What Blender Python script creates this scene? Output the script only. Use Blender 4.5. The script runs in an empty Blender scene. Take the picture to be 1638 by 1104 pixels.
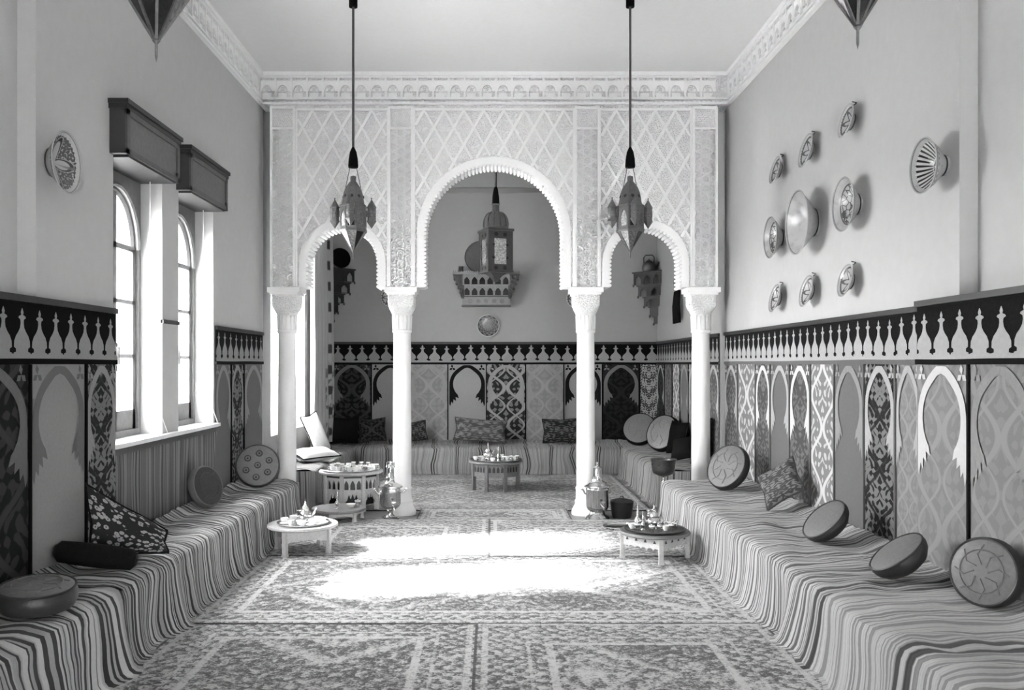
import bpy, bmesh, math, random
from mathutils import Vector, Matrix, Euler, noise
random.seed(7)
PI = math.pi
SC = bpy.context.scene
COL = SC.collection

# ------------------------------------------------------------------ camera
F, VX, VY, CH = 1400.0, 787.0, 583.0, 1.60      # focal length, vanishing point (px), eye height (m)
cd = bpy.data.cameras.new('camera'); cam = bpy.data.objects.new('camera', cd); COL.objects.link(cam)
cam.location = (0, 0, CH); cam.rotation_euler = (PI/2, 0, 0)
cd.sensor_fit = 'HORIZONTAL'; cd.sensor_width = 36.0; cd.lens = 36.0*F/1638.0
cd.shift_x = (819-VX)/1638.0; cd.shift_y = (VY-552)/1638.0
cd.clip_start = 0.05; cd.clip_end = 200
SC.camera = cam
# ------------------------------------------------------------------ sky, sun, exposure
W = bpy.data.worlds.new('sky'); SC.world = W; W.use_nodes = True
bg = W.node_tree.nodes['Background']; bg.inputs[0].default_value = (1, 1, 1, 1); bg.inputs[1].default_value = 32.0
sl = bpy.data.lights.new('sun', 'SUN'); sl.energy = 42.0; sl.angle = math.radians(9.0)
sun = bpy.data.objects.new('sun', sl); COL.objects.link(sun)
sun.rotation_euler = Vector((1.0, 0.17, -0.80)).to_track_quat('-Z', 'Y').to_euler()
for yc, zc_, sy, sz in ((6.08, 2.02, 0.84, 1.88), (7.265, 2.02, 0.84, 1.88), (10.6, 2.05, 1.6, 2.4)):   # daylight portals in the window openings
    pl = bpy.data.lights.new('window_daylight', 'AREA'); pl.shape = 'RECTANGLE'; pl.size = sz; pl.size_y = sy; pl.cycles.is_portal = True
    po = bpy.data.objects.new('window_daylight', pl); COL.objects.link(po); po.location = (-2.80, yc, zc_); po.rotation_euler = (0, -PI/2, 0)
pl = bpy.data.lights.new('fill_opening_daylight', 'AREA'); pl.shape = 'RECTANGLE'; pl.size = 0.7; pl.size_y = 2.2; pl.cycles.is_portal = True  # portal for the light-giving opening added in the unseen back wall
po = bpy.data.objects.new('fill_opening_daylight', pl); COL.objects.link(po); po.location = (0.95, -3.28, 1.10); po.rotation_euler = (PI/2, 0, PI)
vs = SC.view_settings
vs.view_transform = 'Standard'; vs.look = 'None'; vs.gamma = 1.0; vs.use_curve_mapping = False
vs.exposure = 1.57

def P(px, py, D): return Vector(((px-VX)/F*D, D, CH-(py-VY)/F*D))

# ------------------------------------------------------------------ node helpers
class NT:
    def __init__(s, name):
        s.m = bpy.data.materials.new(name); s.m.use_nodes = True; s.t = s.m.node_tree
        s.t.nodes.clear(); s.out = s.t.nodes.new('ShaderNodeOutputMaterial')
    def new(s, ty, **kw):
        n = s.t.nodes.new(ty)
        for k, v in kw.items(): setattr(n, k, v)
        return n
    def put(s, sock, v):
        if isinstance(v, E): s.t.links.new(v.o, sock)
        elif isinstance(v, bpy.types.NodeSocket): s.t.links.new(v, sock)
        else: sock.default_value = v
    def math(s, op, *a):
        n = s.new('ShaderNodeMath', operation=op)
        for i, v in enumerate(a): s.put(n.inputs[i], v)
        return E(s, n.outputs[0])
    def uv(s):
        n = s.new('ShaderNodeTexCoord'); sp = s.new('ShaderNodeSeparateXYZ')
        s.t.links.new(n.outputs['UV'], sp.inputs[0])
        return E(s, sp.outputs[0]), E(s, sp.outputs[1])
    def obj(s):
        n = s.new('ShaderNodeTexCoord'); sp = s.new('ShaderNodeSeparateXYZ')
        s.t.links.new(n.outputs['Object'], sp.inputs[0])
        return [E(s, sp.outputs[i]) for i in range(3)]
    def vec(s, x, y=0.0, z=0.0):
        c = s.new('ShaderNodeCombineXYZ')
        for i, v in enumerate((x, y, z)): s.put(c.inputs[i], v)
        return c.outputs[0]
    def noise(s, v, scale=5.0, detail=2.0, rough=0.5):
        n = s.new('ShaderNodeTexNoise'); s.t.links.new(v, n.inputs['Vector'])
        n.inputs['Scale'].default_value = scale; n.inputs['Detail'].default_value = detail; n.inputs['Roughness'].default_value = rough
        return E(s, n.outputs[0])
    def noise1(s, w, scale, detail=1.0):
        n = s.new('ShaderNodeTexNoise', noise_dimensions='1D'); s.put(n.inputs['W'], w)
        n.inputs['Scale'].default_value = scale; n.inputs['Detail'].default_value = detail
        return E(s, n.outputs[0])
    def voro(s, v, scale, feature='F1'):
        n = s.new('ShaderNodeTexVoronoi', feature=feature); s.t.links.new(v, n.inputs['Vector']); n.inputs['Scale'].default_value = scale
        return E(s, n.outputs['Distance'])
    def step(s, x, e, w=0.05):            # smooth 0..1 as x rises through e
        n = s.new('ShaderNodeMapRange', interpolation_type='SMOOTHSTEP')
        s.put(n.inputs[0], x); n.inputs[1].default_value = e-w; n.inputs[2].default_value = e+w
        return E(s, n.outputs[0])
    def mix(s, f, a, b): return a*(1.0-f) + b*f if isinstance(f, E) else None
    def lerp(s, f, a, b):
        n = s.new('ShaderNodeMix', data_type='FLOAT'); s.put(n.inputs[0], f); s.put(n.inputs[2], a); s.put(n.inputs[3], b)
        return E(s, n.outputs[0])
    def finish(s, val, rough=0.8, metal=0.0, bump=None, bstr=0.3, bdist=0.01, sheen=0.0, spec=0.5):
        b = s.new('ShaderNodeBsdfPrincipled')
        c = s.new('ShaderNodeCombineColor')
        for i in range(3): s.put(c.inputs[i], val)
        s.t.links.new(c.outputs[0], b.inputs['Base Color'])
        s.put(b.inputs['Roughness'], rough); b.inputs['Metallic'].default_value = metal
        b.inputs['Specular IOR Level'].default_value = spec
        if sheen: b.inputs['Sheen Weight'].default_value = sheen
        if bump is not None:
            bn = s.new('ShaderNodeBump'); bn.inputs['Strength'].default_value = bstr; bn.inputs['Distance'].default_value = bdist
            s.put(bn.inputs['Height'], bump); s.t.links.new(bn.outputs[0], b.inputs['Normal'])
        s.t.links.new(b.outputs[0], s.out.inputs[0]); s.bsdf = b
        return s.m
class E:
    def __init__(s, n, o): s.n, s.o = n, o
    def __add__(s, b): return s.n.math('ADD', s, b)
    __radd__ = __add__
    def __mul__(s, b): return s.n.math('MULTIPLY', s, b)
    __rmul__ = __mul__
    def __sub__(s, b): return s.n.math('SUBTRACT', s, b)
    def __rsub__(s, a): return s.n.math('SUBTRACT', a, s)
    def __truediv__(s, b): return s.n.math('DIVIDE', s, b)
    def sin(s): return s.n.math('SINE', s)
    def cos(s): return s.n.math('COSINE', s)
    def abs(s): return s.n.math('ABSOLUTE', s)
    def frac(s): return s.n.math('FRACT', s)
    def max(s, b): return s.n.math('MAXIMUM', s, b)
    def min(s, b): return s.n.math('MINIMUM', s, b)

M = {}
def plain(name, v, rough=0.7, metal=0.0, grain=0.06, gs=40.0, bstr=0.15, bd=0.004, spec=0.5):
    n = NT(name); x, y, z = n.obj()
    f = n.noise(n.vec(x, y, z), gs, 3.0)
    M[name] = n.finish((f-0.5)*(grain*2*v/0.5*0.5)+v, rough, metal, f, bstr, bd, spec=spec)
    return M[name]
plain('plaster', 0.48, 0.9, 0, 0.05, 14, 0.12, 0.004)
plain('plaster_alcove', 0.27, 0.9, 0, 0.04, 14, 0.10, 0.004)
plain('ceiling_white', 0.80, 0.9, 0, 0.03, 18)
plain('stucco', 0.90, 0.85, 0, 0.05, 60, 0.3, 0.004)
plain('marble_white', 0.86, 0.45, 0, 0.04, 6, 0.05, 0.002)
plain('dark_wood', 0.012, 0.5, 0, 0.4, 25)
plain('brown_wood', 0.035, 0.45, 0, 0.4, 18)
plain('window_wood', 0.14, 0.5, 0, 0.3, 20)
plain('white_wood', 0.75, 0.5, 0, 0.06, 20)
plain('inlay_light', 0.46, 0.45, 0, 0.3, 60)
plain('inlay_dark', 0.015, 0.45, 0, 0.3, 60)
plain('table_brown', 0.15, 0.4, 0, 0.3, 40)
plain('brass', 0.66, 0.20, 1.0, 0.10, 30, 0.1, 0.001)
plain('silver', 0.85, 0.16, 1.0, 0.05, 30, 0.1, 0.001)
plain('dark_metal', 0.09, 0.42, 0.8, 0.3, 50)
plain('black_metal', 0.02, 0.45, 0.3, 0.2, 50)
plain('lantern_metal', 0.12, 0.40, 0.5, 0.4, 90, 0.5, 0.003)
plain('porcelain', 0.82, 0.2, 0, 0.03, 40, 0.02, 0.001)
plain('black_cloth', 0.004, 0.95, 0, 0.3, 80, spec=0.08)
plain('dark_cloth', 0.008, 0.95, 0, 0.5, 60, 0.4, 0.004, spec=0.1)
plain('light_cloth', 0.34, 0.9, 0, 0.12, 40, 0.3, 0.004)
plain('mid_cloth', 0.105, 0.9, 0, 0.12, 40, 0.3, 0.004)
plain('pale_cloth', 0.22, 0.9, 0, 0.12, 60, 0.3, 0.004)
plain('white_cloth', 0.52, 0.9, 0, 0.08, 40, 0.3, 0.004)
plain('leather', 0.13, 0.5, 0, 0.25, 50, 0.4, 0.004)
plain('leather_dark', 0.022, 0.5, 0, 0.3, 50, 0.4, 0.004)
plain('leather_light', 0.12, 0.5, 0, 0.2, 50, 0.4, 0.004)
plain('floor_tile', 0.20, 0.5, 0, 0.3, 8)
plain('box_wood', 0.075, 0.5, 0, 0.35, 22); plain('box_panel', 0.11, 0.5, 0, 0.35, 30); plain('cord', 0.06, 0.8); plain('courtyard', 0.25, 0.9)
plain('rope_white', 0.7, 0.8)

# carved arabesque stucco (fine relief only)
def m_arabesque():
    n = NT('stucco_arabesque'); x, y, z = n.obj()
    v = n.vec(x, y*0.2, z)
    w = n.noise(v, 24, 2.0)
    d = n.voro(n.vec(x+w*0.03, y*0.2, z+w*0.03), 42, 'DISTANCE_TO_EDGE')
    r = n.step(d, 0.16, 0.12)
    M['stucco_arabesque'] = n.finish(n.lerp(r, 0.88, 0.90), 0.85, 0, r*-1.0, 0.9, 0.012)
m_arabesque()
def m_glass(name, tint, fac):
    n = NT(name)
    t = n.new('ShaderNodeBsdfTransparent'); t.inputs[0].default_value = (tint, tint, tint, 1)
    g = n.new('ShaderNodeBsdfGlossy'); g.inputs['Roughness'].default_value = 0.05; g.inputs[0].default_value = (0.9, 0.9, 0.9, 1)
    mx = n.new('ShaderNodeMixShader'); mx.inputs[0].default_value = fac
    n.t.links.new(t.outputs[0], mx.inputs[1]); n.t.links.new(g.outputs[0], mx.inputs[2]); n.t.links.new(mx.outputs[0], n.out.inputs[0])
    M[name] = n.m
m_glass('window_glass', 0.96, 0.06)
m_glass('clear_glass', 0.85, 0.25)
m_glass('smoked_glass', 0.35, 0.18)
def m_lampglass(name, v):
    n = NT(name); x, y, z = n.obj()
    f = n.noise(n.vec(x, y, z), 60, 3)
    M[name] = n.finish(n.lerp(n.step(f, 0.5, 0.1), v*0.55, v), 0.25, 0.2, f, 0.4, 0.003)
m_lampglass('pane_dark', 0.015); m_lampglass('pane_mid', 0.22); m_lampglass('pane_light', 0.6)

# woven damask: colour only; UV u across the width 0..1, v in panel widths
def m_damask(name, lo, hi, period=1.1, kind=0, thr=0.1, soft=0.12):
    n = NT(name); u, v = n.uv()
    a = (u-0.5).abs()*2.0
    p = v*(1.0/period)
    og = (a-((p*2*PI).cos()*0.42+0.5)).abs()
    band = 1.0-n.step(og, 0.10, 0.03)
    og2 = (a-((p*2*PI).cos()*-0.42+0.5)).abs()
    band2 = 1.0-n.step(og2, 0.05, 0.02)
    leaf = ((a*11.0+(p*13.0).sin()*2.6).sin())*((p*19.0+(a*7.0).sin()*2.2).cos())
    wv = n.noise(n.vec(a, p, 0.3), 9, 2.0)
    lf = n.step(leaf+(wv-0.5)*1.2, thr, soft)
    if kind == 0: pat = band.max(lf*0.75)
    elif kind == 1: pat = (band.max(band2)).max(lf*0.5)
    elif kind == 2: pat = lf*(1.0-band*0.9)
    else: pat = lf
    th = n.noise(n.vec(u*3.0, v*3.0), 40, 3.0)
    val = n.lerp(pat, lo, hi)*((th-0.5)*0.35+1.0)
    M[name] = n.finish(val, 0.8, 0, th, 0.25, 0.003, spec=0.15)
m_damask('damask_bold', 0.015, 0.24, 0.95, 1, 0.25)
m_damask('damask_dark', 0.005, 0.035, 0.9, 0, 0.1)
m_damask('damask_black', 0.003, 0.012, 0.9, 0, 0.1)
m_damask('damask_mid', 0.06, 0.13, 0.8, 2, 0.0)
m_damask('damask_contrast', 0.010, 0.15, 0.75, 2, -0.05)
m_damask('damask_pale', 0.18, 0.24, 1.0, 1, 0.1)
m_damask('damask_white', 0.17, 0.50, 1.0, 0, 0.45)
m_damask('damask_floral', 0.04, 0.30, 0.8, 3, 0.0)
def m_sprig():
    n = NT('cushion_floral'); u, v = n.uv()
    d = n.voro(n.vec(u, v), 13)
    w = n.noise(n.vec(u, v), 40, 2)
    f = (1.0-n.step(d+(w-0.5)*0.35, 0.42, 0.05))*n.step(d, 0.13, 0.03)
    M['cushion_floral'] = n.finish(n.lerp(f, 0.008, 0.30), 0.9, 0, d, 0.2, 0.003)
m_sprig()
m_damask('cushion_rich', 0.012, 0.09, 0.5, 2, 0.1)
m_damask('cushion_grey', 0.05, 0.16, 0.4, 2, 0.1)

# striped woven covers: UV u is metres along the cloth
def m_stripe(name, lo, hi, s1, thr, s2=0, big=None, mid=0.5):
    n = NT(name); u, v = n.uv()
    a = n.noise1(u, s1, 1.0)
    st = n.step(a, thr, 0.025)
    val = n.lerp(st, lo, hi)
    if s2:
        b = n.noise1(u+7.3, s2, 0.0)
        val = val*n.lerp(n.step(b, 0.5, 0.05), mid, 1.0)
    if big:                                         # sparse dark double stripes
        f = (u*(1.0/big)).frac()
        d = ((f-0.5).abs()-0.045).abs()
        val = val*n.lerp(n.step(d, 0.022, 0.006), 0.08, 1.0)
    th = n.noise(n.vec(u*3.0, v*0.7), 70, 3.0)
    val = val*((th-0.5)*0.45+1.0)
    M[name] = n.finish(val, 0.9, 0, th+st*0.3, 0.3, 0.004, sheen=0.1)
m_stripe('stripe_left', 0.010, 0.44, 34, 0.48, 11, None, 0.6)
m_stripe('stripe_left_near', 0.010, 0.44, 28, 0.47, 9, None, 0.65)
m_stripe('stripe_right', 0.09, 0.46, 36, 0.49, 90, None, 0.75)
m_stripe('stripe_right_near', 0.20, 0.40, 30, 0.47, 80, 0.95, 0.85)
m_stripe('stripe_far', 0.17, 0.25, 40, 0.45, 60, 0.34, 0.8)
m_stripe('stripe_alcove', 0.05, 0.26, 30, 0.42, 60, None, 0.7)
m_stripe('stripe_wall', 0.025, 0.14, 40, 0.43, 12, None, 0.55)
m_stripe('stripe_cushion', 0.03, 0.5, 9, 0.5)

# oriental rugs: UV in metres from the corner; w, l rug size
def m_rug(name, w, l, lo, hi, seed, bw=0.34, kx=5.0, ky=4.0):
    n = NT(name); u, v = n.uv()
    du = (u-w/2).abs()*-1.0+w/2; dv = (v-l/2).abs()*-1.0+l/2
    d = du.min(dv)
    border = 1.0-n.step(d, bw, 0.006)
    l1 = 1.0-n.step(((d-bw).abs()), 0.022, 0.006)
    l2 = 1.0-n.step(((d-0.06).abs()), 0.018, 0.006)
    l3 = 1.0-n.step(((d-bw*0.72).abs()), 0.010, 0.004)
    wob = n.noise(n.vec(u, v, seed), 3.2, 3.0)
    wob2 = n.noise(n.vec(v, u, seed+5.0), 5.0, 3.0)
    uu = u+(wob-0.5)*0.10; vv = v+(wob2-0.5)*0.10
    # medallion field: stepped diamonds, hooked motifs, all frayed by wear
    wf = n.noise(n.vec(u*1.0, v*1.0, seed+9.0), 22, 4.0, 0.7)
    sp2 = n.noise(n.vec(u, v, seed+2.0), 2.5, 4.0, 0.65)
    uu = uu+(wf-0.5)*0.10; vv = vv+(wf-0.5)*0.08
    dia = ((uu*kx*0.5).frac()-0.5).abs()+((vv*ky*0.5).frac()-0.5).abs()
    ring = 1.0-n.step((dia-0.38).abs(), 0.03, 0.02)
    ring2 = 1.0-n.step((dia-0.22).abs(), 0.02, 0.015)
    core = 1.0-n.step(dia, 0.10, 0.03)
    hook = n.step((uu*46.0+(sp2-0.5)*14.0).sin()*(vv*40.0+(wob2-0.5)*12.0).sin()+(wob-0.5)*1.6, 0.35, 0.12)
    bmot = n.step((u*58.0+(wf-0.5)*12.0).sin()*(v*58.0+(wob-0.5)*12.0).sin()+(wob2-0.5)*1.4, 0.1, 0.12)
    field = (ring.max(core).max(ring2)*0.75).max(hook*0.6)
    pat = n.lerp(border, field, bmot*0.8)
    pat = pat.max(l1).max(l2*0.9).max(l3*0.7)
    sp = n.noise(n.vec(u*1.0, v*1.5, seed), 60, 6.0, 0.8)            # worn, mottled pile
    pat2 = pat*0.44+n.step(sp, 0.51, 0.07)*0.38+n.step(wf, 0.5, 0.10)*0.34+(sp2-0.5)*0.75
    M[name] = n.finish(n.lerp(n.step(pat2, 0.50, 0.34), lo, hi)*n.lerp(n.step(d, 0.016, 0.004), 0.12, 1.0), 0.92, 0, sp, 0.5, 0.008, sheen=0.15)  # dark selvedge, painted in for the shadow line at rug edges

# painted pottery: UV u angle 0..1, v radius param 0..1
def m_pottery(name, base, ink, kind):
    n = NT(name); u, v = n.uv()
    rim = n.step(v, 0.90, 0.02)
    if kind == 'rays':
        k = n.step((u*2*PI*26).sin(), 0.1, 0.3)*n.step(v, 0.36, 0.02)*(1.0-n.step(v, 0.88, 0.02))
        c = (1.0-n.step(v, 0.34, 0.02))*n.step(n.noise(n.vec((u*2*PI).cos()*v, (u*2*PI).sin()*v), 12, 2), 0.5, 0.05)
        ink_f = k.max(c).max(rim*0.5)
    elif kind == 'petals':
        s = (u*2*PI*4).cos()
        k = 1.0-n.step(((s*0.30+0.45)-v).abs(), 0.06, 0.02)
        k2 = n.step(v-(s*0.30+0.5), 0.05, 0.03)*n.step(n.noise(n.vec((u*2*PI).cos()*v, (u*2*PI).sin()*v), 14, 2), 0.42, 0.05)
        dots = n.step((u*2*PI*44).sin(), 0.0, 0.2)*n.step(v, 0.82, 0.01)*(1.0-n.step(v, 0.94, 0.01))
        ink_f = k.max(k2*0.9).max(dots)
    elif kind == 'net':
        x = (u*2*PI).cos()*v; y = (u*2*PI).sin()*v
        d = n.voro(n.vec(x, y), 4.5, 'DISTANCE_TO_EDGE')
        ink_f = (1.0-n.step(d, 0.07, 0.02))*(1.0-n.step(v, 0.72, 0.02))
        ink_f = ink_f.max(1.0-n.step((v-0.74).abs(), 0.02, 0.01)).max(rim*0.3)
    elif kind == 'star':
        s = (u*2*PI*6).cos()
        ink_f = (1.0-n.step(((s*0.22+0.5)-v).abs(), 0.09, 0.03)).max(1.0-n.step((v-0.82).abs(), 0.05, 0.01))
        ink_f = ink_f.max(n.step((u*2*PI*20).sin(), 0.3, 0.1)*n.step(v, 0.84, 0.01))
    elif kind == 'rosette':
        ink_f = n.step((u*2*PI*12).sin()*(v*20.0).sin(), 0.0, 0.1)*0.8+n.step(v, 0.86, 0.01)*0.2
        ink_f = ink_f.max(1.0-n.step((v-0.55).abs(), 0.03, 0.01))
    else:
        f = n.noise(n.vec((u*2*PI).cos()*v, (u*2*PI).sin()*v), 4, 3)
        ink_f = n.step(f, 0.6, 0.1)*0.25
        ink_f = ink_f.max(n.step(v, 0.965, 0.01)*0.8)
    M[name] = n.finish(n.lerp(ink_f, base, ink), 0.25, 0)
m_pottery('pot_rays', 0.55, 0.015, 'rays'); m_pottery('pot_petals', 0.36, 0.03, 'petals')
m_pottery('pot_net', 0.38, 0.06, 'net'); m_pottery('pot_star', 0.36, 0.07, 'star'); m_pottery('pot_plain', 0.42, 0.12, 'plain'); m_pottery('pot_rosette', 0.12, 0.015, 'rosette')

def m_curtain():
    n = NT('curtain_print'); u, v = n.uv()
    leafy = n.step(n.noise(n.vec(u*2.0, v), 9, 3), 0.56, 0.03)*n.step(u, 0.55, 0.1)*(1.0-n.step(v, 0.8, 0.2))
    f = (v*4.6).frac()-0.5; g = (u-0.80)*1.6
    dots = 1.0-n.step(f*f+g*g*4.0, 0.05, 0.02)
    M['curtain_print'] = n.finish(n.lerp(dots.max(leafy*0.7), 0.34, 0.03), 0.9, 0)
m_curtain()

# ------------------------------------------------------------------ mesh helpers
class MB:
    def __init__(s): s.v, s.f, s.uv = [], [], []
    def add(s, vs_, fs_, uvs=None):
        b = len(s.v); s.v += [tuple(p) for p in vs_]
        for f in fs_: s.f.append(tuple(b+i for i in f))
        if uvs is not None:
            while len(s.uv) < b: s.uv.append((0, 0))
            s.uv += list(uvs)
        return s
    def box(s, x0, x1, y0, y1, z0, z1):
        return s.add([(x0,y0,z0),(x1,y0,z0),(x1,y1,z0),(x0,y1,z0),(x0,y0,z1),(x1,y0,z1),(x1,y1,z1),(x0,y1,z1)],
              [(0,3,2,1),(4,5,6,7),(0,1,5,4),(1,2,6,5),(2,3,7,6),(3,0,4,7)])
    def bar(s, a, b, w, h, up=(0,0,1)):             # box along a-b, w across, h along up
        a, b = Vector(a), Vector(b); d = (b-a).normalized(); up = Vector(up)
        sd = d.cross(up).normalized()*w/2; u2 = sd.cross(d).normalized()*h/2
        c = [a-sd-u2, a+sd-u2, a+sd+u2, a-sd+u2]; e = [p+(b-a) for p in c]
        return s.add(c+e, [(0,1,2,3),(7,6,5,4),(0,4,5,1),(1,5,6,2),(2,6,7,3),(3,7,4,0)])
    def prism(s, pts, axis, d0, d1):                # 2D convex-ish outline extruded; axis 'y': pts are (x,z); 'x': (y,z); 'z': (x,y)
        def mk(p, d): return (p[0], d, p[1]) if axis == 'y' else ((d, p[0], p[1]) if axis == 'x' else (p[0], p[1], d))
        n = len(pts)
        return s.add([mk(p, d0) for p in pts]+[mk(p, d1) for p in pts],
              [tuple(range(n)), tuple(range(2*n-1, n-1, -1))]+[(i, n+i, n+(i+1) % n, (i+1) % n) for i in range(n)])
    def lathe(s, prof, seg=24, c=(0,0,0), a0=0.0, cap=True):   # prof [(r,z)]
        b = []; uv = []
        for j, (r, z) in enumerate(prof):
            for i in range(seg):
                t = a0+2*PI*i/seg; b.append((c[0]+r*math.cos(t), c[1]+r*math.sin(t), c[2]+z)); uv.append((i/seg, j/(len(prof)-1)))
        fs = []
        for j in range(len(prof)-1):
            for i in range(seg):
                k = (i+1) % seg; fs.append((j*seg+i, j*seg+k, (j+1)*seg+k, (j+1)*seg+i))
        if cap:
            if prof[0][0] > 1e-4: fs.append(tuple(range(seg-1, -1, -1)))
            if prof[-1][0] > 1e-4: fs.append(tuple((len(prof)-1)*seg+i for i in range(seg)))
        return s.add(b, fs, uv)
    def tube(s, pts, r, seg=8):
        pts = [Vector(p) for p in pts]; n = len(pts); vs_ = []; rr = r if isinstance(r, (list, tuple)) else [r]*n
        ref = Vector((0.13, 0.31, 0.94))
        for i, p in enumerate(pts):
            d = (pts[min(i+1, n-1)]-pts[max(i-1, 0)]).normalized()
            if abs(d.dot(ref)) > 0.97: rf = Vector((1, 0, 0))
            else: rf = ref
            a = d.cross(rf).normalized(); b = d.cross(a)
            for k in range(seg):
                t = 2*PI*k/seg; vs_.append(p+(a*math.cos(t)+b*math.sin(t))*rr[i])
        fs = [(i*seg+k, i*seg+(k+1) % seg, (i+1)*seg+(k+1) % seg, (i+1)*seg+k) for i in range(n-1) for k in range(seg)]
        fs += [tuple(range(seg-1, -1, -1)), tuple((n-1)*seg+k for k in range(seg))]
        return s.add(vs_, fs)
    def grid(s, nu, nv, fn, uvfn=None, flip=False):
        vs_ = [fn(i/nu, j/nv) for j in range(nv+1) for i in range(nu+1)]
        uvs = [(uvfn or (lambda a, b: (a, b)))(i/nu, j/nv) for j in range(nv+1) for i in range(nu+1)]
        w = nu+1
        fs = [(j*w+i, j*w+i+1, (j+1)*w+i+1, (j+1)*w+i) for j in range(nv) for i in range(nu)]
        if flip: fs = [f[::-1] for f in fs]
        return s.add(vs_, fs, uvs)
    def strips(s, xs, lo, hi, y0, y1):              # upright board y0..y1 whose lower/upper edges follow lo(x), hi(x)
        for a, b in zip(xs[:-1], xs[1:]):
            e = 1e-5
            la, lb, ha, hb = lo(a+e), lo(b-e), hi(a+e), hi(b-e)
            if ha-la < 1e-4 and hb-lb < 1e-4: continue
            s.add([(a,y0,la),(b,y0,lb),(b,y0,hb),(a,y0,ha),(a,y1,la),(b,y1,lb),(b,y1,hb),(a,y1,ha)],
                  [(0,1,2,3),(7,6,5,4),(0,4,5,1),(3,2,6,7),(0,3,7,4),(1,5,6,2)])
        return s
    def mesh(s, name, mat, smooth=False):
        me = bpy.data.meshes.new(name); me.from_pydata(s.v, [], s.f)
        if s.uv:
            while len(s.uv) < len(s.v): s.uv.append((0, 0))
            ul = me.uv_layers.new(name='uv')
            li = [0]*len(me.loops); me.loops.foreach_get('vertex_index', li)
            flat = [c for i in li for c in s.uv[i]]
            ul.data.foreach_set('uv', flat)
        me.materials.append(M[mat] if isinstance(mat, str) else mat)
        if smooth:
            me.polygons.foreach_set('use_smooth', [True]*len(me.polygons))
        me.update()
        if smooth == 'angle' or smooth is True:
            try: me.set_sharp_from_angle(angle=math.radians(50))
            except Exception: pass
        return me
    def build(s, name, mat, parent=None, smooth=False, loc=None):
        return obj(name, s.mesh(name, mat, smooth), parent, loc)
def obj(name, me, parent=None, loc=None, rot=None):
    o = bpy.data.objects.new(name, me); COL.objects.link(o)
    if parent is not None: o.parent = parent
    if loc is not None: o.location = loc
    if rot is not None: o.rotation_euler = rot
    return o
def tag(o, label=None, cat=None, group=None, kind=None):
    if label: o['label'] = label
    if cat: o['category'] = cat
    if group: o['group'] = group
    if kind: o['kind'] = kind
    return o
def thing(name, label, cat, loc=(0,0,0), rz=0.0, group=None):
    o = bpy.data.objects.new(name, None); COL.objects.link(o); o.empty_display_size = 0.1
    o.location = loc; o.rotation_euler = (0, 0, rz)
    return tag(o, label, cat, group)
def setting(name, loc=(0,0,0)):
    o = bpy.data.objects.new(name, None); COL.objects.link(o); o.location = loc; o['kind'] = 'structure'; return o
KIDS = {}
def dup(root, loc=None, rot=None, label=None, group=None, scale=None):
    def cp(o, parent):
        c = o.copy(); COL.objects.link(c); c.parent = parent
        for ch in o.children: cp(ch, c)
        return c
    r = cp(root, None)
    if loc is not None: r.location = loc
    if rot is not None: r.rotation_euler = rot
    if scale is not None: r.scale = scale
    if label: r['label'] = label
    if group: r['group'] = group
    return r
def euler_normal(nrm, spin=0.0):                    # rotation taking local +Z to nrm
    q = Vector(nrm).normalized().to_track_quat('Z', 'Y')
    return (q @ Euler((0, 0, spin)).to_quaternion()).to_euler()

# ------------------------------------------------------------------ the room
XL, XR, YA, YF, ZC = -2.45, 2.51, 9.22, 13.30, 4.67
YB = -3.0
STEP = 4.70
def wall_x(name, x0, x1, y0, y1, z0, z1, holes, mat):
    """wall slab between x0..x1 with rectangular openings (ya, yb, za, zb)"""
    mb = MB()
    ys = sorted({y0, y1, *[h[0] for h in holes], *[h[1] for h in holes]})
    for a, b in zip(ys[:-1], ys[1:]):
        m = (a+b)/2; hs = sorted([(h[2], h[3]) for h in holes if h[0] < m < h[1]])
        z = z0
        for ha, hb in hs:
            if ha > z: mb.box(x0, x1, a, b, z, ha)
            z = hb
        if z < z1: mb.box(x0, x1, a, b, z, z1)
    return tag(mb.build(name, mat), kind='structure')
SILL, HEAD = 1.08, 2.96
WIN = [(5.66, 6.50), (6.84, 7.69)]
NEAR = []
W3 = (9.70, 11.45, 0.80, 2.95)
tag(MB().box(-3.2, 3.2, YB-0.3, YF+0.4, -0.25, 0.0).build('floor', 'floor_tile'), kind='structure')
tag(MB().box(-3.2, 3.2, YB-0.3, YF+0.4, ZC, ZC+0.2).build('ceiling', 'ceiling_white'), kind='structure')
tag(MB().box(-60, XL-0.41, -50, 60, -0.45, -0.30).build('ground_outside', 'courtyard'), kind='structure')
wall_x('wall_left', XL-0.40, XL, STEP, YA+0.15, 0, ZC, [(a, b, SILL, HEAD) for a, b in WIN], 'plaster')
wall_x('wall_left_near', XL-0.40, XL-0.10, YB, STEP, 0, ZC, [(a, b, SILL, HEAD) for a, b in NEAR], 'plaster')
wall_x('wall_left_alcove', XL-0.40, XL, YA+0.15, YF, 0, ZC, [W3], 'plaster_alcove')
wall_x('wall_right', XR, XR+0.35, STEP, YA+0.15, 0, ZC, [], 'plaster')
wall_x('wall_right_near', XR+0.10, XR+0.35, YB, STEP, 0, ZC, [], 'plaster')
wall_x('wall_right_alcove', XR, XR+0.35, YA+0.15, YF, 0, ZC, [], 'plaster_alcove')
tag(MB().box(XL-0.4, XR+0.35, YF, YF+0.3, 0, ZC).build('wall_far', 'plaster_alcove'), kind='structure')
mb = MB(); DX0, DX1, DH = 0.60, 1.30, 2.2            # unseen opening added behind the camera to bring in frontal light
mb.box(XL-0.4, DX0, YB-0.3, YB, 0, ZC); mb.box(DX1, XR+0.35, YB-0.3, YB, 0, ZC); mb.box(DX0, DX1, YB-0.3, YB, DH, ZC)
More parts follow.
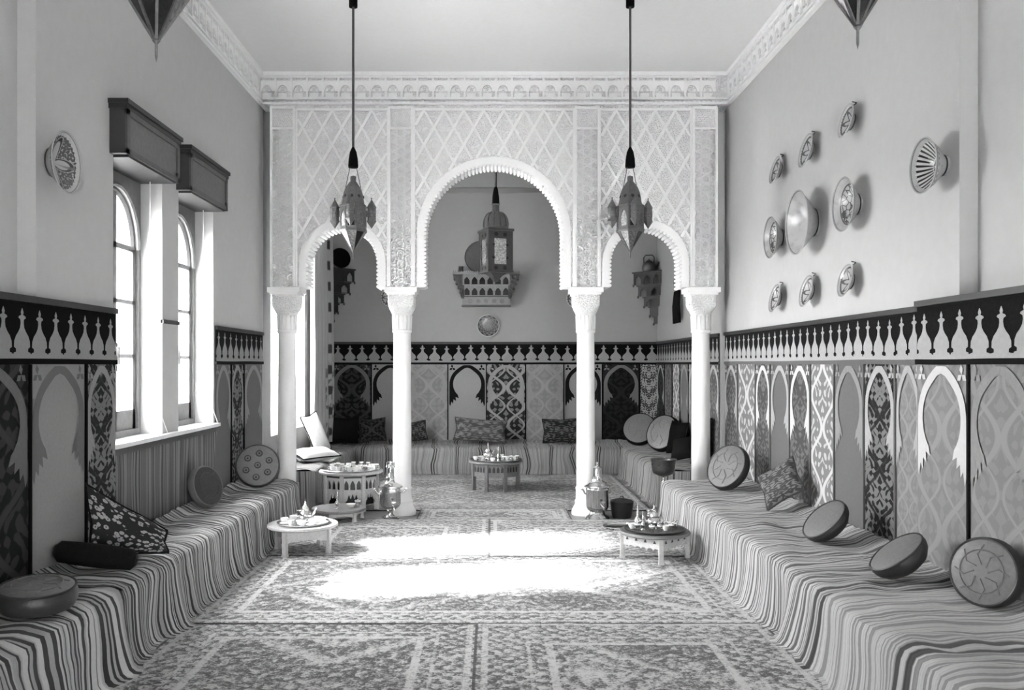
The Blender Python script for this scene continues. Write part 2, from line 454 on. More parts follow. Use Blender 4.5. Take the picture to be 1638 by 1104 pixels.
tag(mb.build('wall_back', 'plaster'), kind='structure')

# windows ---------------------------------------------------------------
def make_window(name, ya, yb, rails=(2.05, 1.66)):
    w = setting(name, (XL-0.19, (ya+yb)/2, 0)); hw = (yb-ya)/2
    fr = MB(); jw = 0.045
    fr.box(-0.05, 0.03, -hw, -hw+jw, SILL, HEAD); fr.box(-0.05, 0.03, hw-jw, hw, SILL, HEAD)
    fr.box(-0.05, 0.03, -hw+jw, hw-jw, SILL, SILL+0.05)
    R = hw-jw; zs = HEAD-0.10-R*1.12
    N = 20
    ys = [-R*math.cos(PI*i/N) for i in range(N+1)]
    arch = lambda y: zs+1.12*math.sqrt(max(0.0, R*R-y*y))
    for a, b in zip(ys[:-1], ys[1:]):
        fr.add([(0.03,a,arch(a)),(0.03,b,arch(b)),(0.03,b,HEAD),(0.03,a,HEAD),(-0.05,a,arch(a)),(-0.05,b,arch(b)),(-0.05,b,HEAD),(-0.05,a,HEAD)],
               [(0,1,2,3),(7,6,5,4),(0,4,5,1),(3,2,6,7)])
    fr.build('frame', 'window_wood', w)
    MB().box(0.03, 0.29, -hw, hw, HEAD-0.02, HEAD).build('head_lining', 'brown_wood', w)
    # arch moulding
    am = MB(); am.tube([(0.035, R*0.98*math.cos(t), zs+1.12*R*0.98*math.sin(t)) for t in [PI*i/24 for i in range(25)]], 0.018, 6)
    am.build('arch_moulding', 'window_wood', w, True)
    for s in (-1, 1):
        c = MB(); t = 0.05
        y0, y1 = (0.0, R) if s > 0 else (-R, 0.0)
        c.box(-0.03, 0.01, y0, y0+t, SILL+0.05, zs+(R*1.1 if s > 0 else 0.02)); c.box(-0.03, 0.01, y1-t, y1, SILL+0.05, zs+(0.02 if s > 0 else R*1.1))
        c.box(-0.03, 0.01, y0, y1, SILL+0.05, SILL+0.19)
        c.box(-0.03, 0.01, y0, y1, zs-0.02, zs+0.02)
        for z in rails: c.box(-0.03, 0.01, y0, y1, z-0.014, z+0.014)
        arc = [(-0.01, s*(R-0.03)*math.cos(t_), zs+1.12*(R-0.03)*math.sin(t_)) for t_ in [PI/2*i/12 for i in range(13)]]
        c.tube(arc, 0.028, 6)
        co = c.build('casement', 'window_wood', w)
        g = MB(); g.box(-0.014, -0.010, y0+0.02, y1-0.02, SILL+0.15, zs)
        pts = [(s*0.01, zs)]+[(s*(R-0.02)*math.cos(t_), zs+1.12*(R-0.02)*math.sin(t_)) for t_ in [PI/2*i/10 for i in range(11)]]
        g.prism(pts, 'x', -0.014, -0.010)
        g.build('pane', 'window_glass', co)
    h = MB(); h.box(0.01, 0.035, -0.012, 0.012, 1.55, 1.75); h.box(0.035, 0.05, -0.01, 0.01, 1.6, 1.72); h.build('handle', 'dark_metal', w)
    return w
for i, (a, b) in enumerate(WIN+NEAR): make_window('window_%d' % (i+1), a, b)
w3 = setting('window_3', (XL-0.22, (W3[0]+W3[1])/2, 0)); hw = (W3[1]-W3[0])/2
fr = MB()
for y in (-hw, -0.04, hw-0.07): fr.box(-0.05, 0.03, y, y+0.07, W3[2], W3[3])
for z in (W3[2], W3[3]-0.08): fr.box(-0.05, 0.03, -hw, hw, z, z+0.08)
for z in (1.4, 1.9, 2.4): fr.box(-0.03, 0.01, -hw, hw, z-0.014, z+0.014)
fr.build('frame', 'window_wood', w3)
for s in (-1, 1):
    g = MB(); g.box(-0.014, -0.01, min(s*0.03, s*(hw-0.07)), max(s*0.03, s*(hw-0.07)), W3[2]+0.08, W3[3]-0.08); g.build('pane', 'window_glass', w3)
# sill board under the two windows, dark moulding beneath
t1 = setting('trim_1'); mb = MB(); mb.box(XL-0.30, XL+0.05, 5.60, 7.74, SILL-0.025, SILL+0.004); mb.build('sill_board', 'white_wood', t1)
mb = MB(); mb.box(XL, XL+0.03, 5.60, 7.74, SILL-0.07, SILL-0.025); mb.build('sill_moulding', 'brown_wood', t1)
# roller blind boxes above the windows
for (a, b), lab in zip(WIN, ('dark wooden blind box above the window beside the painted wall bowl', 'dark wooden blind box above the window next to the arcade')):
    t = thing('blind_box', lab, 'blind box', (XL, (a+b)/2, 0), 0, 'blind boxes over the windows'); w = 0.475
    ZB, ZT, DP = 2.955, 3.27, 0.10
    MB().box(-0.02, DP, -w, w, ZB, ZT).build('body', 'brown_wood', t)
    m = MB(); m.box(-0.02, DP+0.03, -w-0.025, w+0.025, ZT, ZT+0.03); m.box(-0.02, DP+0.018, -w-0.015, w+0.015, ZT-0.03, ZT); m.build('top_moulding', 'dark_wood', t)
    m = MB()
    m.box(DP, DP+0.014, -w, w, ZB, ZB+0.035); m.box(DP, DP+0.014, -w, w, ZT-0.065, ZT-0.03)
    m.box(DP, DP+0.014, -w, -w+0.05, ZB, ZT-0.03); m.box(DP, DP+0.014, w-0.05, w, ZB, ZT-0.03); m.build('front_frame', 'box_wood', t)
    MB().box(DP, DP+0.004, -w+0.05, w-0.05, ZB+0.035, ZT-0.065).build('front_panel', 'box_panel', t)
    m = MB(); m.tube([(-0.06, w-0.13, ZB), (-0.05, w-0.15, 2.2), (-0.07, w-0.19, 1.62), (-0.03, w-0.07, 1.3), (0.03, w-0.02, 1.088)], 0.004, 5); m.build('pull_cord', 'rope_white', t, True)
    m = MB(); m.lathe([(0.0, 0), (0.014, 0.002), (0.014, 0.012), (0, 0.018)], 8); o = m.build('knob', 'black_metal', t); o.location = (DP+0.014, w-0.08, ZB+0.05); o.rotation_euler = (0, PI/2, 0)
# cords by the windows and the rail across the pier
m = MB(); m.box(XL-0.012, XL+0.012, 6.50, 6.84, 1.905, 1.935); tag(m.build('hanging_rail', 'brown_wood'), 'thin wooden rail on the pier between the two windows', 'rail')
# sill and curtain in the alcove
MBx = MB()
def cur(u, v):
    y = 11.28+u*1.35; z = 0.50+v*3.3
    return (XL+0.13+0.045*math.sin(u*38+2*math.sin(v*2))*(1.1-0.4*v)+0.02*noise.noise((u*4, v*3, 1)), y, z)
MBx.grid(90, 24, cur, lambda a, b: (a, b*3.3/1.35))
def m_sheer():
    n = NT('sheer_cloth'); d = n.new('ShaderNodeBsdfDiffuse'); t_ = n.new('ShaderNodeBsdfTranslucent'); mx = n.new('ShaderNodeMixShader'); mx.inputs[0].default_value = 0.5
    d.inputs[0].default_value = (0.8, 0.8, 0.8, 1); t_.inputs[0].default_value = (0.8, 0.8, 0.8, 1)
    n.t.links.new(d.outputs[0], mx.inputs[1]); n.t.links.new(t_.outputs[0], mx.inputs[2]); n.t.links.new(mx.outputs[0], n.out.inputs[0]); M['sheer_cloth'] = n.m
m_sheer()
sh = thing('sheer_curtain', 'plain white sheer curtain across the alcove window behind the end column', 'curtain')
m = MB(); m.grid(80, 6, lambda u, v: (XL-0.10+0.02*math.sin(u*70), W3[0]+0.005+u*(W3[1]-W3[0]-0.01), W3[2]+0.01+v*(W3[3]-W3[2]-0.03))); m.build('cloth', 'sheer_cloth', sh, True)
m = MB(); m.tube([(XL-0.10, W3[0]+0.01, W3[3]-0.02), (XL-0.10, W3[1]-0.01, W3[3]-0.02)], 0.008, 6); m.build('wire', 'black_metal', sh, True)
ct = thing('window_curtain', 'long printed curtain with dark spotted border in the alcove window', 'curtain')
MBx.build('cloth', 'curtain_print', ct, True)
m = MB(); m.tube([(XL+0.13, 9.55, 3.80), (XL+0.13, 12.75, 3.80)], 0.016, 8); m.build('rod', 'brown_wood', ct, True)

# ------------------------------------------------------------------ arcade
AX = 0.02; TH = 0.26
ar = setting('wall_arcade', (AX, YA, 0))            # local: x along, y 0 front .. TH back
ZS, ZT = 2.41, 4.335
def archz(x):
    x = abs(x)
    if x < 0.735:
        e = 0.735; zc, R = 2.975, 0.735
        return zc+math.sqrt(max(0, R*R-x*x))
    if 0.735 <= x < 0.81: return ZS+0.09*(0.81-x)/0.075*0+ZS*0
    d = abs(x-1.595)
    if d < 0.382: return 2.665+math.sqrt(max(0, 0.382**2-d*d))
    return ZS
def lo(x): return max(ZS, archz(x))
xs = set([-2.355, 2.355])
for s in (-1, 1):
    for i in range(41): xs.add(round(s*1.595-0.382*math.cos(PI*i/40), 6))
for i in range(61): xs.add(round(-0.735*math.cos(PI*i/60), 6))
xs = sorted(xs)
mb = MB(); mb.strips(xs, lo, lambda x: ZT, 0.0, TH)
mb.box(XL-AX, XR-AX, 0, TH, ZT, ZC)
mb.build('arcade_body', 'stucco_arabesque', ar)
# small corbel steps where the arches meet the abacus
def corbel(xc, s):
    m = MB()
    for k in range(4): m.box(min(xc, xc-s*(0.02+0.016*(3-k))), max(xc, xc-s*(0.02+0.016*(3-k))), 0.02, TH-0.02, ZS+0.03*k, ZS+0.03*(k+1))
    return m
for xc, s in ((-0.74, -1), (0.74, 1), (-1.21, 1), (1.21, -1), (-1.98, -1), (1.98, 1)):
    pass
# frames, archivolts, cusps
def archpts(cx, zc, R, n, z0=ZS):
    pts = [(cx-R, z0+(zc-z0)*i/6) for i in range(6)]
    pts += [(cx-R*math.cos(PI*i/n), zc+R*math.sin(PI*i/n)) for i in range(n+1)]
    pts += [(cx+R, zc-(zc-z0)*i/6) for i in range(1, 7)]
    return pts
ARCH = [(0.0, 2.975, 0.735), (-1.595, 2.665, 0.382), (1.595, 2.665, 0.382)]
for cx, zc, R in ARCH:
    m = MB(); n = 44 if R > 0.5 else 32; bw = 0.075
    a = archpts(cx, zc, R, n); b = archpts(cx, zc, R+bw, n)
    for i in range(len(a)-1):
        q = [a[i], a[i+1], b[i+1], b[i]]
        m.add([(p[0], -0.018, p[1]) for p in q]+[(p[0], 0.005, p[1]) for p in q], [(3,2,1,0),(0,1,5,4),(1,2,6,5),(2,3,7,6),(3,0,4,7)])
    m.build('archivolt', 'stucco', ar)
    m = MB()                                          # tiny stalactite cusps along the inner edge
    L = [0]; 
    for p, q in zip(a[:-1], a[1:]): L.append(L[-1]+math.dist(p, q))
    st = 0.042; k = st/2
    while k < L[-1]:
        j = max(i for i in range(len(L)-1) if L[i] <= k); f = (k-L[j])/(L[j+1]-L[j])
        p = Vector((a[j][0]+(a[j+1][0]-a[j][0])*f, a[j][1]+(a[j+1][1]-a[j][1])*f)); d = Vector((a[j+1][0]-a[j][0], a[j+1][1]-a[j][1])).normalized()
        nrm = Vector((d[1], -d[0]))
        ring = [p+d*(0.019*math.cos(t))+nrm*(0.026*math.sin(t)) for t in [PI*i/5 for i in range(6)]]
        m.prism([(v[0], v[1]) for v in ring][::-1], 'y', -0.012, TH+0.008)
        k += st
    tag(m.build('arch_cusps', 'stucco', ar), kind='stuff')
PANELS = [(-0.84, 0.84), (-2.075, -1.115), (1.115, 2.075)]
STRIPX = [(-1.10, -0.86), (0.86, 1.10), (-2.34, -2.10), (2.10, 2.34)]
ZP1 = 4.27
m = MB()
for a, b in STRIPX:
    for x in (a, b): m.box(x-0.012, x+0.012, -0.03, 0.002, ZS+0.01, 4.31)
    for z in (4.08, 4.30): m.box(a, b, -0.028, 0.002, z-0.011, z+0.011)
m.build('strip_frame', 'stucco', ar)
m = MB()
for a, b in PANELS:
    m.box(a-0.012, b+0.012, -0.025, 0.002, ZP1, ZP1+0.022)
    for x in (a, b): m.box(x-0.010, x+0.010, -0.025, 0.002, ZS+0.01, ZP1)
m.build('panel_frame', 'stucco', ar)
# diamond ribs (sebka), each run of rib a piece
def inside(x, z):
    for (a, b), (cx, zc, R) in zip(PANELS, ARCH):
        if a+0.012 < x < b-0.012 and ZS+0.02 < z < ZP1:
            dx = abs(x-cx); r = R+0.075
            if z <= zc: return dx > r
            return math.hypot(x-cx, z-zc) > r
    return False
SLP = 1.74
for pi, (a, b) in enumerate(PANELS):
    per = 0.207 if pi else 0.21; cx = (a+b)/2
    for sg in (-1, 1):
        for k in range(-14, 15):
            x0 = cx+(k+0.5)*per
            run = []; prev = False; st = None; zz = ZS; dz = 0.006
            while zz <= ZP1+0.02:
                x = x0+sg*(ZP1-zz)/SLP; ins = a+0.012 < x < b-0.012 and inside(x, zz)
                if ins and not prev: st = (x, zz)
                if prev and not ins: run.append((st, last))
                if ins: last = (x, zz)
                prev = ins; zz += dz
            if prev: run.append((st, last))
            for p, q in run:
                if math.dist(p, q) < 0.05: continue
                dd = -0.008 if sg < 0 else -0.012
                mm = MB(); mm.bar((p[0], dd, p[1]), (q[0], dd, q[1]), 0.030 if sg < 0 else 0.022, 0.030, (0, 1, 0)); mm.build('diamond_rib', 'stucco', ar)
# star lattice in the upright strips, honeycomb squares above
def kagome(x0, x1, z0, z1, s, w, h):
    m = MB()
    for ang in (30, 90, 150):
        d = Vector((math.cos(math.radians(ang)), math.sin(math.radians(ang)))); nn = Vector((-d[1], d[0]))
        c = Vector(((x0+x1)/2, (z0+z1)/2)); N = int((z1-z0+1)/s)+2
        for k in range(-N, N+1):
            p = c+nn*((k+0.5)*s)
            ts = [-9, 9]
            for ax, l, hh in ((0, x0, x1), (1, z0, z1)):
                if abs(d[ax]) < 1e-6:
                    if not l < p[ax] < hh: ts = None; break
                    continue
                t0, t1 = sorted(((l-p[ax])/d[ax], (hh-p[ax])/d[ax])); ts = [max(ts[0], t0), min(ts[1], t1)]
            if not ts or ts[1]-ts[0] < 0.015: continue
            A = p+d*ts[0]; B = p+d*ts[1]
            m.bar((A[0], -h/2, A[1]), (B[0], -h/2, B[1]), w, h, (0, 1, 0))
    return m
for a, b in STRIPX:
    tag(kagome(a+0.018, b-0.018, ZS+0.02, 4.065, 0.085, 0.019, 0.030).build('star_lattice', 'stucco', ar), kind='stuff')
    m = MB(); n = 9; st = (b-a-0.04)/n
    for i in range(n):
        for j in range(n):
            x = a+0.02+st*(i+0.5+(0.25 if j % 2 else -0.25)); z = 4.097+st*(j+0.5)*0.95
            m.lathe([(st*0.42, 0), (st*0.3, 0.007), (0.0, 0.010)], 6, (x, z, 0), cap=False)
    m.v = [(v[0], -v[2], v[1]) for v in m.v]
    tag(m.build('honeycomb_square', 'stucco', ar), kind='stuff')
# cornice on the arcade and the side walls
def m_frieze_mesh(w):
    m = MB(); h0, h1 = 4.395, 4.63
    m.box(-w/2, -w/2+0.022, -0.03, 0, h0, h1); 
    N = 8; R = w/2-0.03
    xs_ = [-R*math.cos(PI*i/N) for i in range(N+1)]
    m.strips([-w/2+0.02]+xs_+[w/2], lambda x: 4.47+(1.3*math.sqrt(max(0, R*R-x*x)) if abs(x) < R else 0.0), lambda x: 4.585, -0.022, 0)
    m.box(-w/2, w/2, -0.034, 0, h1-0.018, h1); m.box(-w/2, w/2, -0.03, 0, h0, h0+0.014)
    for sx in (-0.03, 0.03): m.box(sx-0.012, sx+0.012, -0.016, 0, 4.47, 4.50); m.box(sx-0.012, sx+0.012, -0.02, 0, 4.595, 4.61)
    m.box(-0.045, 0.045, -0.012, 0, 4.41, 4.455)
    return m.mesh('cornice_panel', 'stucco')
FW = 0.1655; fme = m_frieze_mesh(FW)
cor = setting('trim_2', (0, YA, 0))
n = int((XR-XL)/FW)
for i in range(n): obj('cornice_panel', fme, cor, (XL+FW*(i+0.5), 0, 0))
def band(parent, x0, x1):
    m = MB(); m.box(x0, x1, -0.045, 0, 4.335, 4.352); m.box(x0, x1, -0.04, 0, 4.372+0.012, 4.398); m.box(x0, x1, -0.055, 0, 4.63, ZC)
    m.build('moulding', 'stucco', parent)
    m = MB(); k = 0; st = 0.05; x = x0
    while x < x1-st:
        m.bar((x, -0.012, 4.354), (x+st, -0.012, 4.382), 0.009, 0.02, (0, 1, 0)); m.bar((x, -0.012, 4.382), (x+st, -0.012, 4.354), 0.009, 0.02, (0, 1, 0)); x += st
    tag(m.build('braid_band', 'stucco', parent), kind='stuff')
band(cor, XL, XR)
for nm, x, rz in (('trim_3', XL, PI/2), ('trim_4', XR, -PI/2)):
    c = setting(nm, (x, YA, 0)); c.rotation_euler = (0, 0, rz); s = -1 if rz > 0 else 1
    L = 4.4
    for i in range(int(L/FW)): obj('cornice_panel', fme, c, (s*FW*(i+0.5), 0, 0))
    band(c, *( (-L, 0) if s < 0 else (0, L)))
# alcove cornice
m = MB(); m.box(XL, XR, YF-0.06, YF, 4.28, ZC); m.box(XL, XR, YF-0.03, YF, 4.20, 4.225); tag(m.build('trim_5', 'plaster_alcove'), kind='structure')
# columns
def column(x):
    c = bpy.data.objects.new('column', None); COL.objects.link(c); c.parent = ar; c.location = (x, TH/2, 0)
    MB().lathe([(0.098, 0.28), (0.099, 0.6), (0.096, 1.2), (0.092, 1.94)], 32).build('shaft', 'marble_white', c, True)
    MB().lathe([(0.150, 0), (0.150, 0.035), (0.140, 0.06), (0.118, 0.10), (0.112, 0.13), (0.118, 0.145), (0.106, 0.16), (0.103, 0.26), (0.108, 0.27), (0.108, 0.285), (0.098, 0.295)], 32).build('base', 'marble_white', c, True)
    m = MB(); m.lathe([(0.092, 1.93), (0.104, 1.945), (0.104, 1.96), (0.094, 1.97)], 32)
    for k in range(16):
        t = 2*PI*k/16; m.bar((0.093*math.cos(t), 0.093*math.sin(t), 1.97), (0.098*math.cos(t), 0.098*math.sin(t), 2.12), 0.022, 0.02, (math.cos(t), math.sin(t), 0))
    m.lathe([(0.088, 1.97), (0.090, 2.13)], 24); m.build('neck', 'marble_white', c)
    # capital: round below, square above
    N = 32; m = MB(); lv = [(2.11, 0.098, 0), (2.15, 0.115, 0.15), (2.19, 0.135, 0.6), (2.23, 0.140, 1), (2.345, 0.142, 1)]
    vs_ = []
    for z, r, sq in lv:
        for i in range(N):
            t = 2*PI*i/N; cx, cy = math.cos(t), math.sin(t); k = 1.0/max(abs(cx), abs(cy)); k = min(k, 1.30)
            f = 1+(k-1)*sq; vs_.append((r*f*cx, r*f*cy, z))
    m.add(vs_, [(j*N+i, j*N+(i+1) % N, (j+1)*N+(i+1) % N, (j+1)*N+i) for j in range(len(lv)-1) for i in range(N)])
    m.build('capital', 'stucco_arabesque', c)
    m = MB(); m.box(-0.15, 0.15, -0.15, 0.15, 2.335, 2.36); m.box(-0.172, 0.172, -0.165, 0.165, 2.36, 2.412); m.build('abacus', 'marble_white', c)
for x in (-2.21, -0.98, 0.98, 2.21): column(x)

# ------------------------------------------------------------------ rugs
def rug(name, lab, x0, x1, y0, y1, z, mat, lo_, hi_, seed, **kw):
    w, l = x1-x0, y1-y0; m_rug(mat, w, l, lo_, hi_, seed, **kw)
    m = MB(); nu, nv = 30, 40
    hgt = lambda u, v: z+0.010+0.002*noise.noise((x0+u*w*1.7, y0+v*l*1.7, seed))
    m.grid(nu, nv, lambda u, v: (x0+u*w, y0+v*l, hgt(u, v)), lambda u, v: (u*w, v*l))
    b = len(m.v); rim = [(i/nu, 0) for i in range(nu+1)]+[(1, j/nv) for j in range(1, nv+1)]+[(1-i/nu, 1) for i in range(1, nu+1)]+[(0, 1-j/nv) for j in range(1, nv)]
    vs_ = [(x0+u*w, y0+v*l, hgt(u, v)) for u, v in rim]+[(x0+u*w, y0+v*l, 0.0005) for u, v in rim]; n = len(rim)
    m.add(vs_, [(i, n+i, n+(i+1) % n, (i+1) % n) for i in range(n)], [(u*w, v*l) for u, v in rim]*2)
    o = m.build('rug', mat, None, True); return tag(o, lab, 'rug', 'patterned rugs covering the floor')
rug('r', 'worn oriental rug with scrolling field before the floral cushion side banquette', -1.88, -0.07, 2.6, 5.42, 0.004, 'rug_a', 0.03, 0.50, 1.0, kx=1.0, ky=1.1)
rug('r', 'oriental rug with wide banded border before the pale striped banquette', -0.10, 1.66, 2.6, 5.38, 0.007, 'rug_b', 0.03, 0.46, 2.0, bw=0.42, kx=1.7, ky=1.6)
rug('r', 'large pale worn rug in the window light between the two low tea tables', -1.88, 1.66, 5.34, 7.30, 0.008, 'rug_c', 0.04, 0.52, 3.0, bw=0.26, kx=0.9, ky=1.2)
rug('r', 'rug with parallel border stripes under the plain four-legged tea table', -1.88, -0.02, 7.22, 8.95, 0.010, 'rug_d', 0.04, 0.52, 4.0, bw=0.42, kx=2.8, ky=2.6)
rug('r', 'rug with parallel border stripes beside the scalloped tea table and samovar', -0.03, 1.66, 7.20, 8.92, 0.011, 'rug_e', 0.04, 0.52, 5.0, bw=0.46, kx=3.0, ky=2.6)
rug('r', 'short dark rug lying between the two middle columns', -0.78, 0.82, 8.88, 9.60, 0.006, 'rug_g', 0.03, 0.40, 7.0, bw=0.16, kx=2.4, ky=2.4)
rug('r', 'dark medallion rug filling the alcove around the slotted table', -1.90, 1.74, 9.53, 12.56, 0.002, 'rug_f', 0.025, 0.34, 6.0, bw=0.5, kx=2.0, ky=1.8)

# ------------------------------------------------------------------ wall hangings
PW0 = 0.59
def arch_mesh(mat, wscale=1.0):
    m = MB(); ri, ro, zc = 0.215, 0.272, 1.30
    N = 26; th = [math.radians(-48+276*i/N) for i in range(N+1)]
    inn, out = [], []
    for t in th:
        d = abs(math.degrees(t)-90); bump = 0.16*math.exp(-(d/20.0)**2)
        inn.append((ri*(1+bump)*math.cos(t), zc+ri*(1+bump)*math.sin(t)))
        b2 = 0.10*math.exp(-(d/22.0)**2)
        if math.sin(t) >= 0: out.append((ro*(1+b2)*math.cos(t), min(zc+ro*(1+b2)*math.sin(t), 1.590)))
        else:
            f = min(1, -math.sin(t)/0.743); out.append((math.copysign(ro, math.cos(t)), zc-0.30*f))
    y = -0.0085
    vs_ = [(p[0]*wscale, y, p[1]) for p in inn]+[(p[0]*wscale, y, p[1]) for p in out]
    n = N+1
    m.add(vs_, [(i, i+1, n+i+1, n+i) for i in range(N)])
    for s in (-1, 1):                                  # leafy feet
        A0, B0 = Vector((0.1445, 1.140)), Vector((0.272, 1.0))
        for k in range(4):
            p0, p1 = A0.lerp(B0, k/4), A0.lerp(B0, (k+1)/4); tip = (p0+p1)/2+Vector((-0.034+0.012*k, -0.038-0.006*k))
            m.add([(s*p[0]*wscale, y, p[1]) for p in (p0, p1, tip)], [(0, 1, 2)])
        # trefoil leaves in the upper corners
        c = Vector((s*0.225*wscale, 1.545))
        for ang in (100, 215, 325):
            a = math.radians(ang); d = Vector((math.cos(a), math.sin(a))); q = Vector((-d[1], d[0]))
            pts = [c, c+d*0.028+q*0.018, c+d*0.055, c+d*0.028-q*0.018]
            m.add([(p[0], y, p[1]) for p in pts], [(0, 1, 2, 3)])
    return m.mesh('arch_applique', mat)
AM = {}
def get_arch(mat, ws):
    k = (mat, round(ws, 2))
    if k not in AM: AM[k] = arch_mesh(mat, ws)
    return AM[k]
MERL = [(0, .47), (.09, .47), (.11, .34), (.17, .34), (.20, .45), (.31, .44), (.41, .35), (.49, .21), (.57, .115), (.66, .085), (.72, .10), (.755, .21), (.785, .18), (.81, .05), (.86, .08), (.94, .015)]
def merlon_mesh(sp, mat='pale_cloth'):
    m = MB(); H = 0.27; z0 = 1.635
    n = len(MERL)
    vs_ = [(-w*sp, -0.0085, z0+h*H) for h, w in MERL]+[(w*sp, -0.0085, z0+h*H) for h, w in MERL]
    m.add(vs_, [(i, n+i, n+i+1, i+1) for i in range(n-1)])
    return m.mesh('merlon', mat)
MM = {}
def hanging(label, loc, rz, panels, sp, seed=0.0, edge_mat='dark_cloth', top=1.92, wave=0.003, fr_mat='dark_cloth', merl='pale_cloth', zb=0.40, edges=True):
    """panels: [(width, cloth, arch cloth or None)] along local x"""
    t = thing('wall_hanging', label, 'wall hanging', loc, rz, 'appliqued wall hangings')
    L = sum(p[0] for p in panels)
    wv = lambda x, z: -0.002-abs(wave*noise.noise((x*2.2+seed, z*1.1, seed)))
    m = MB(); nn = max(4, int(L/0.12))
    m.grid(nn, 3, lambda u, v: (u*L, wv(u*L, 2)-0.002, 1.625+v*(top-1.625)+0.006*noise.noise((u*L*1.3, 0, seed))), None)
    fz = m.build('frieze', fr_mat, t)
    m = MB(); m.box(0, L, -0.022, 0, top-0.012, top+0.022); m.build('batten', 'dark_wood', t)
    m = MB(); m.grid(nn, 1, lambda u, v: (u*L, -0.016, 1.60+v*0.030+0.006*noise.noise((u*L*1.3, 0, seed))), None); m.build('lower_band', edge_mat, t)
    m = MB(); m.grid(nn, 1, lambda u, v: (u*L, -0.015, 1.628+v*0.026), None); m.build('base_band', merl, fz)
    k = (round(sp, 3), merl)
    if k not in MM: MM[k] = merlon_mesh(sp, merl)
    n = max(1, round(L/sp))
    for i in range(n): obj('merlon', MM[k], fz, ((i+0.5)*L/n, 0, 0.012*noise.noise((i*0.4, seed, 2))))
    x = 0
    for i, (w, cl, am) in enumerate(panels):
        m = MB(); H = 1.605-zb
        m.grid(8, 14, lambda u, v: ((u-0.5)*w, wv(x+u*w, v*H), zb+v*H), lambda u, v: (u, v*H/w))
        p = m.build('panel', cl, t, True, (x+w/2, 0, 0))
        if am: obj('arch_applique', get_arch(am, w/PW0), p)
        if edges and i:
            m = MB(); m.box(-0.008, 0.008, -0.016, 0, zb, 1.60); m.build('seam_braid', edge_mat, t, False, (x, 0, 0))
        x += w
    return t
hanging('appliqued hanging of alternating arched panels across the far alcove wall', (XL+0.02, YF-0.004, 0), 0,
  [(0.60, 'damask_dark', 'mid_cloth'), (0.575, 'pale_cloth', 'dark_cloth'), (0.585, 'damask_pale', 'pale_cloth'), (0.585, 'pale_cloth', 'dark_cloth'),
   (0.595, 'damask_bold', 'pale_cloth'), (0.58, 'damask_pale', 'pale_cloth'), (0.585, 'pale_cloth', 'dark_cloth'), (0.57, 'damask_black', 'mid_cloth'), (0.275, 'damask_floral', None)], 0.186, 1.0, 'black_cloth', fr_mat='black_cloth')
hanging('appliqued hanging of dark arched panels on the alcove side wall behind the metal brazier', (XR-0.004, YF-0.02, 0), -PI/2,
  [(0.6, 'damask_dark', 'light_cloth'), (0.55, 'damask_mid', 'mid_cloth'), (0.5, 'damask_white', None), (0.5, 'mid_cloth', 'pale_cloth'), (0.5, 'damask_pale', 'light_cloth'), (0.5, 'mid_cloth', 'pale_cloth'), (0.5, 'damask_mid', 'light_cloth')], 0.17, 3.0)
hanging('long appliqued hanging of grey arched panels below the group of wall bowls', (XR-0.004, 9.40, 0), -PI/2,
  [(0.5, 'damask_mid', 'light_cloth'), (0.60, 'damask_white', None), (0.44, 'damask_mid', 'white_cloth'), (0.51, 'mid_cloth', 'light_cloth'), (0.48, 'damask_mid', 'white_cloth'),
   (0.48, 'damask_white', None), (0.51, 'mid_cloth', 'pale_cloth'), (0.46, 'damask_contrast', 'light_cloth'), (0.32, 'damask_pale', 'light_cloth')], 0.158, 5.0, 'mid_cloth', merl='light_cloth')
hanging('pale appliqued hanging with broad white arch, below the ray-painted bowl', (XR-0.03, 5.10, 0), -PI/2,
  [(0.56, 'damask_pale', 'white_cloth'), (0.56, 'damask_pale', 'pale_cloth'), (0.56, 'damask_white', None), (0.60, 'mid_cloth', 'pale_cloth'), (0.56, 'damask_pale', 'white_cloth')], 0.185, 7.0, 'dark_cloth', top=1.945, wave=0.004, merl='light_cloth', edges=True)
hanging('appliqued hanging with light plain arch panel, below the petal-painted bowl', (XL+0.03, 2.15, 0), PI/2,
  [(0.60, 'mid_cloth', 'pale_cloth'), (0.55, 'pale_cloth', 'mid_cloth'), (0.55, 'damask_dark', 'mid_cloth'), (0.72, 'damask_dark', 'mid_cloth'), (0.63, 'pale_cloth', 'mid_cloth'), (0.42, 'damask_contrast', 'pale_cloth')], 0.17, 9.0, 'black_cloth', top=1.935, fr_mat='black_cloth')
hanging('narrow appliqued hanging between the window and the arcade column', (XL+0.004, 7.72, 0), PI/2,
  [(0.46, 'mid_cloth', 'pale_cloth'), (0.42, 'damask_contrast', 'pale_cloth'), (0.72, 'mid_cloth', 'pale_cloth')], 0.17, 11.0, 'dark_cloth')
# striped blanket below the sill
m = MB(); m.grid(40, 10, lambda u, v: (XL+0.012+0.012*noise.noise((u*9, v*1.5, 4)), 5.64+u*2.06, 0.40+v*0.625), lambda u, v: (u*2.06, v*0.62), flip=True)
tag(m.build('wall_blanket', 'stripe_wall', None, True), 'vertically striped blanket hung under the window sill', 'blanket')

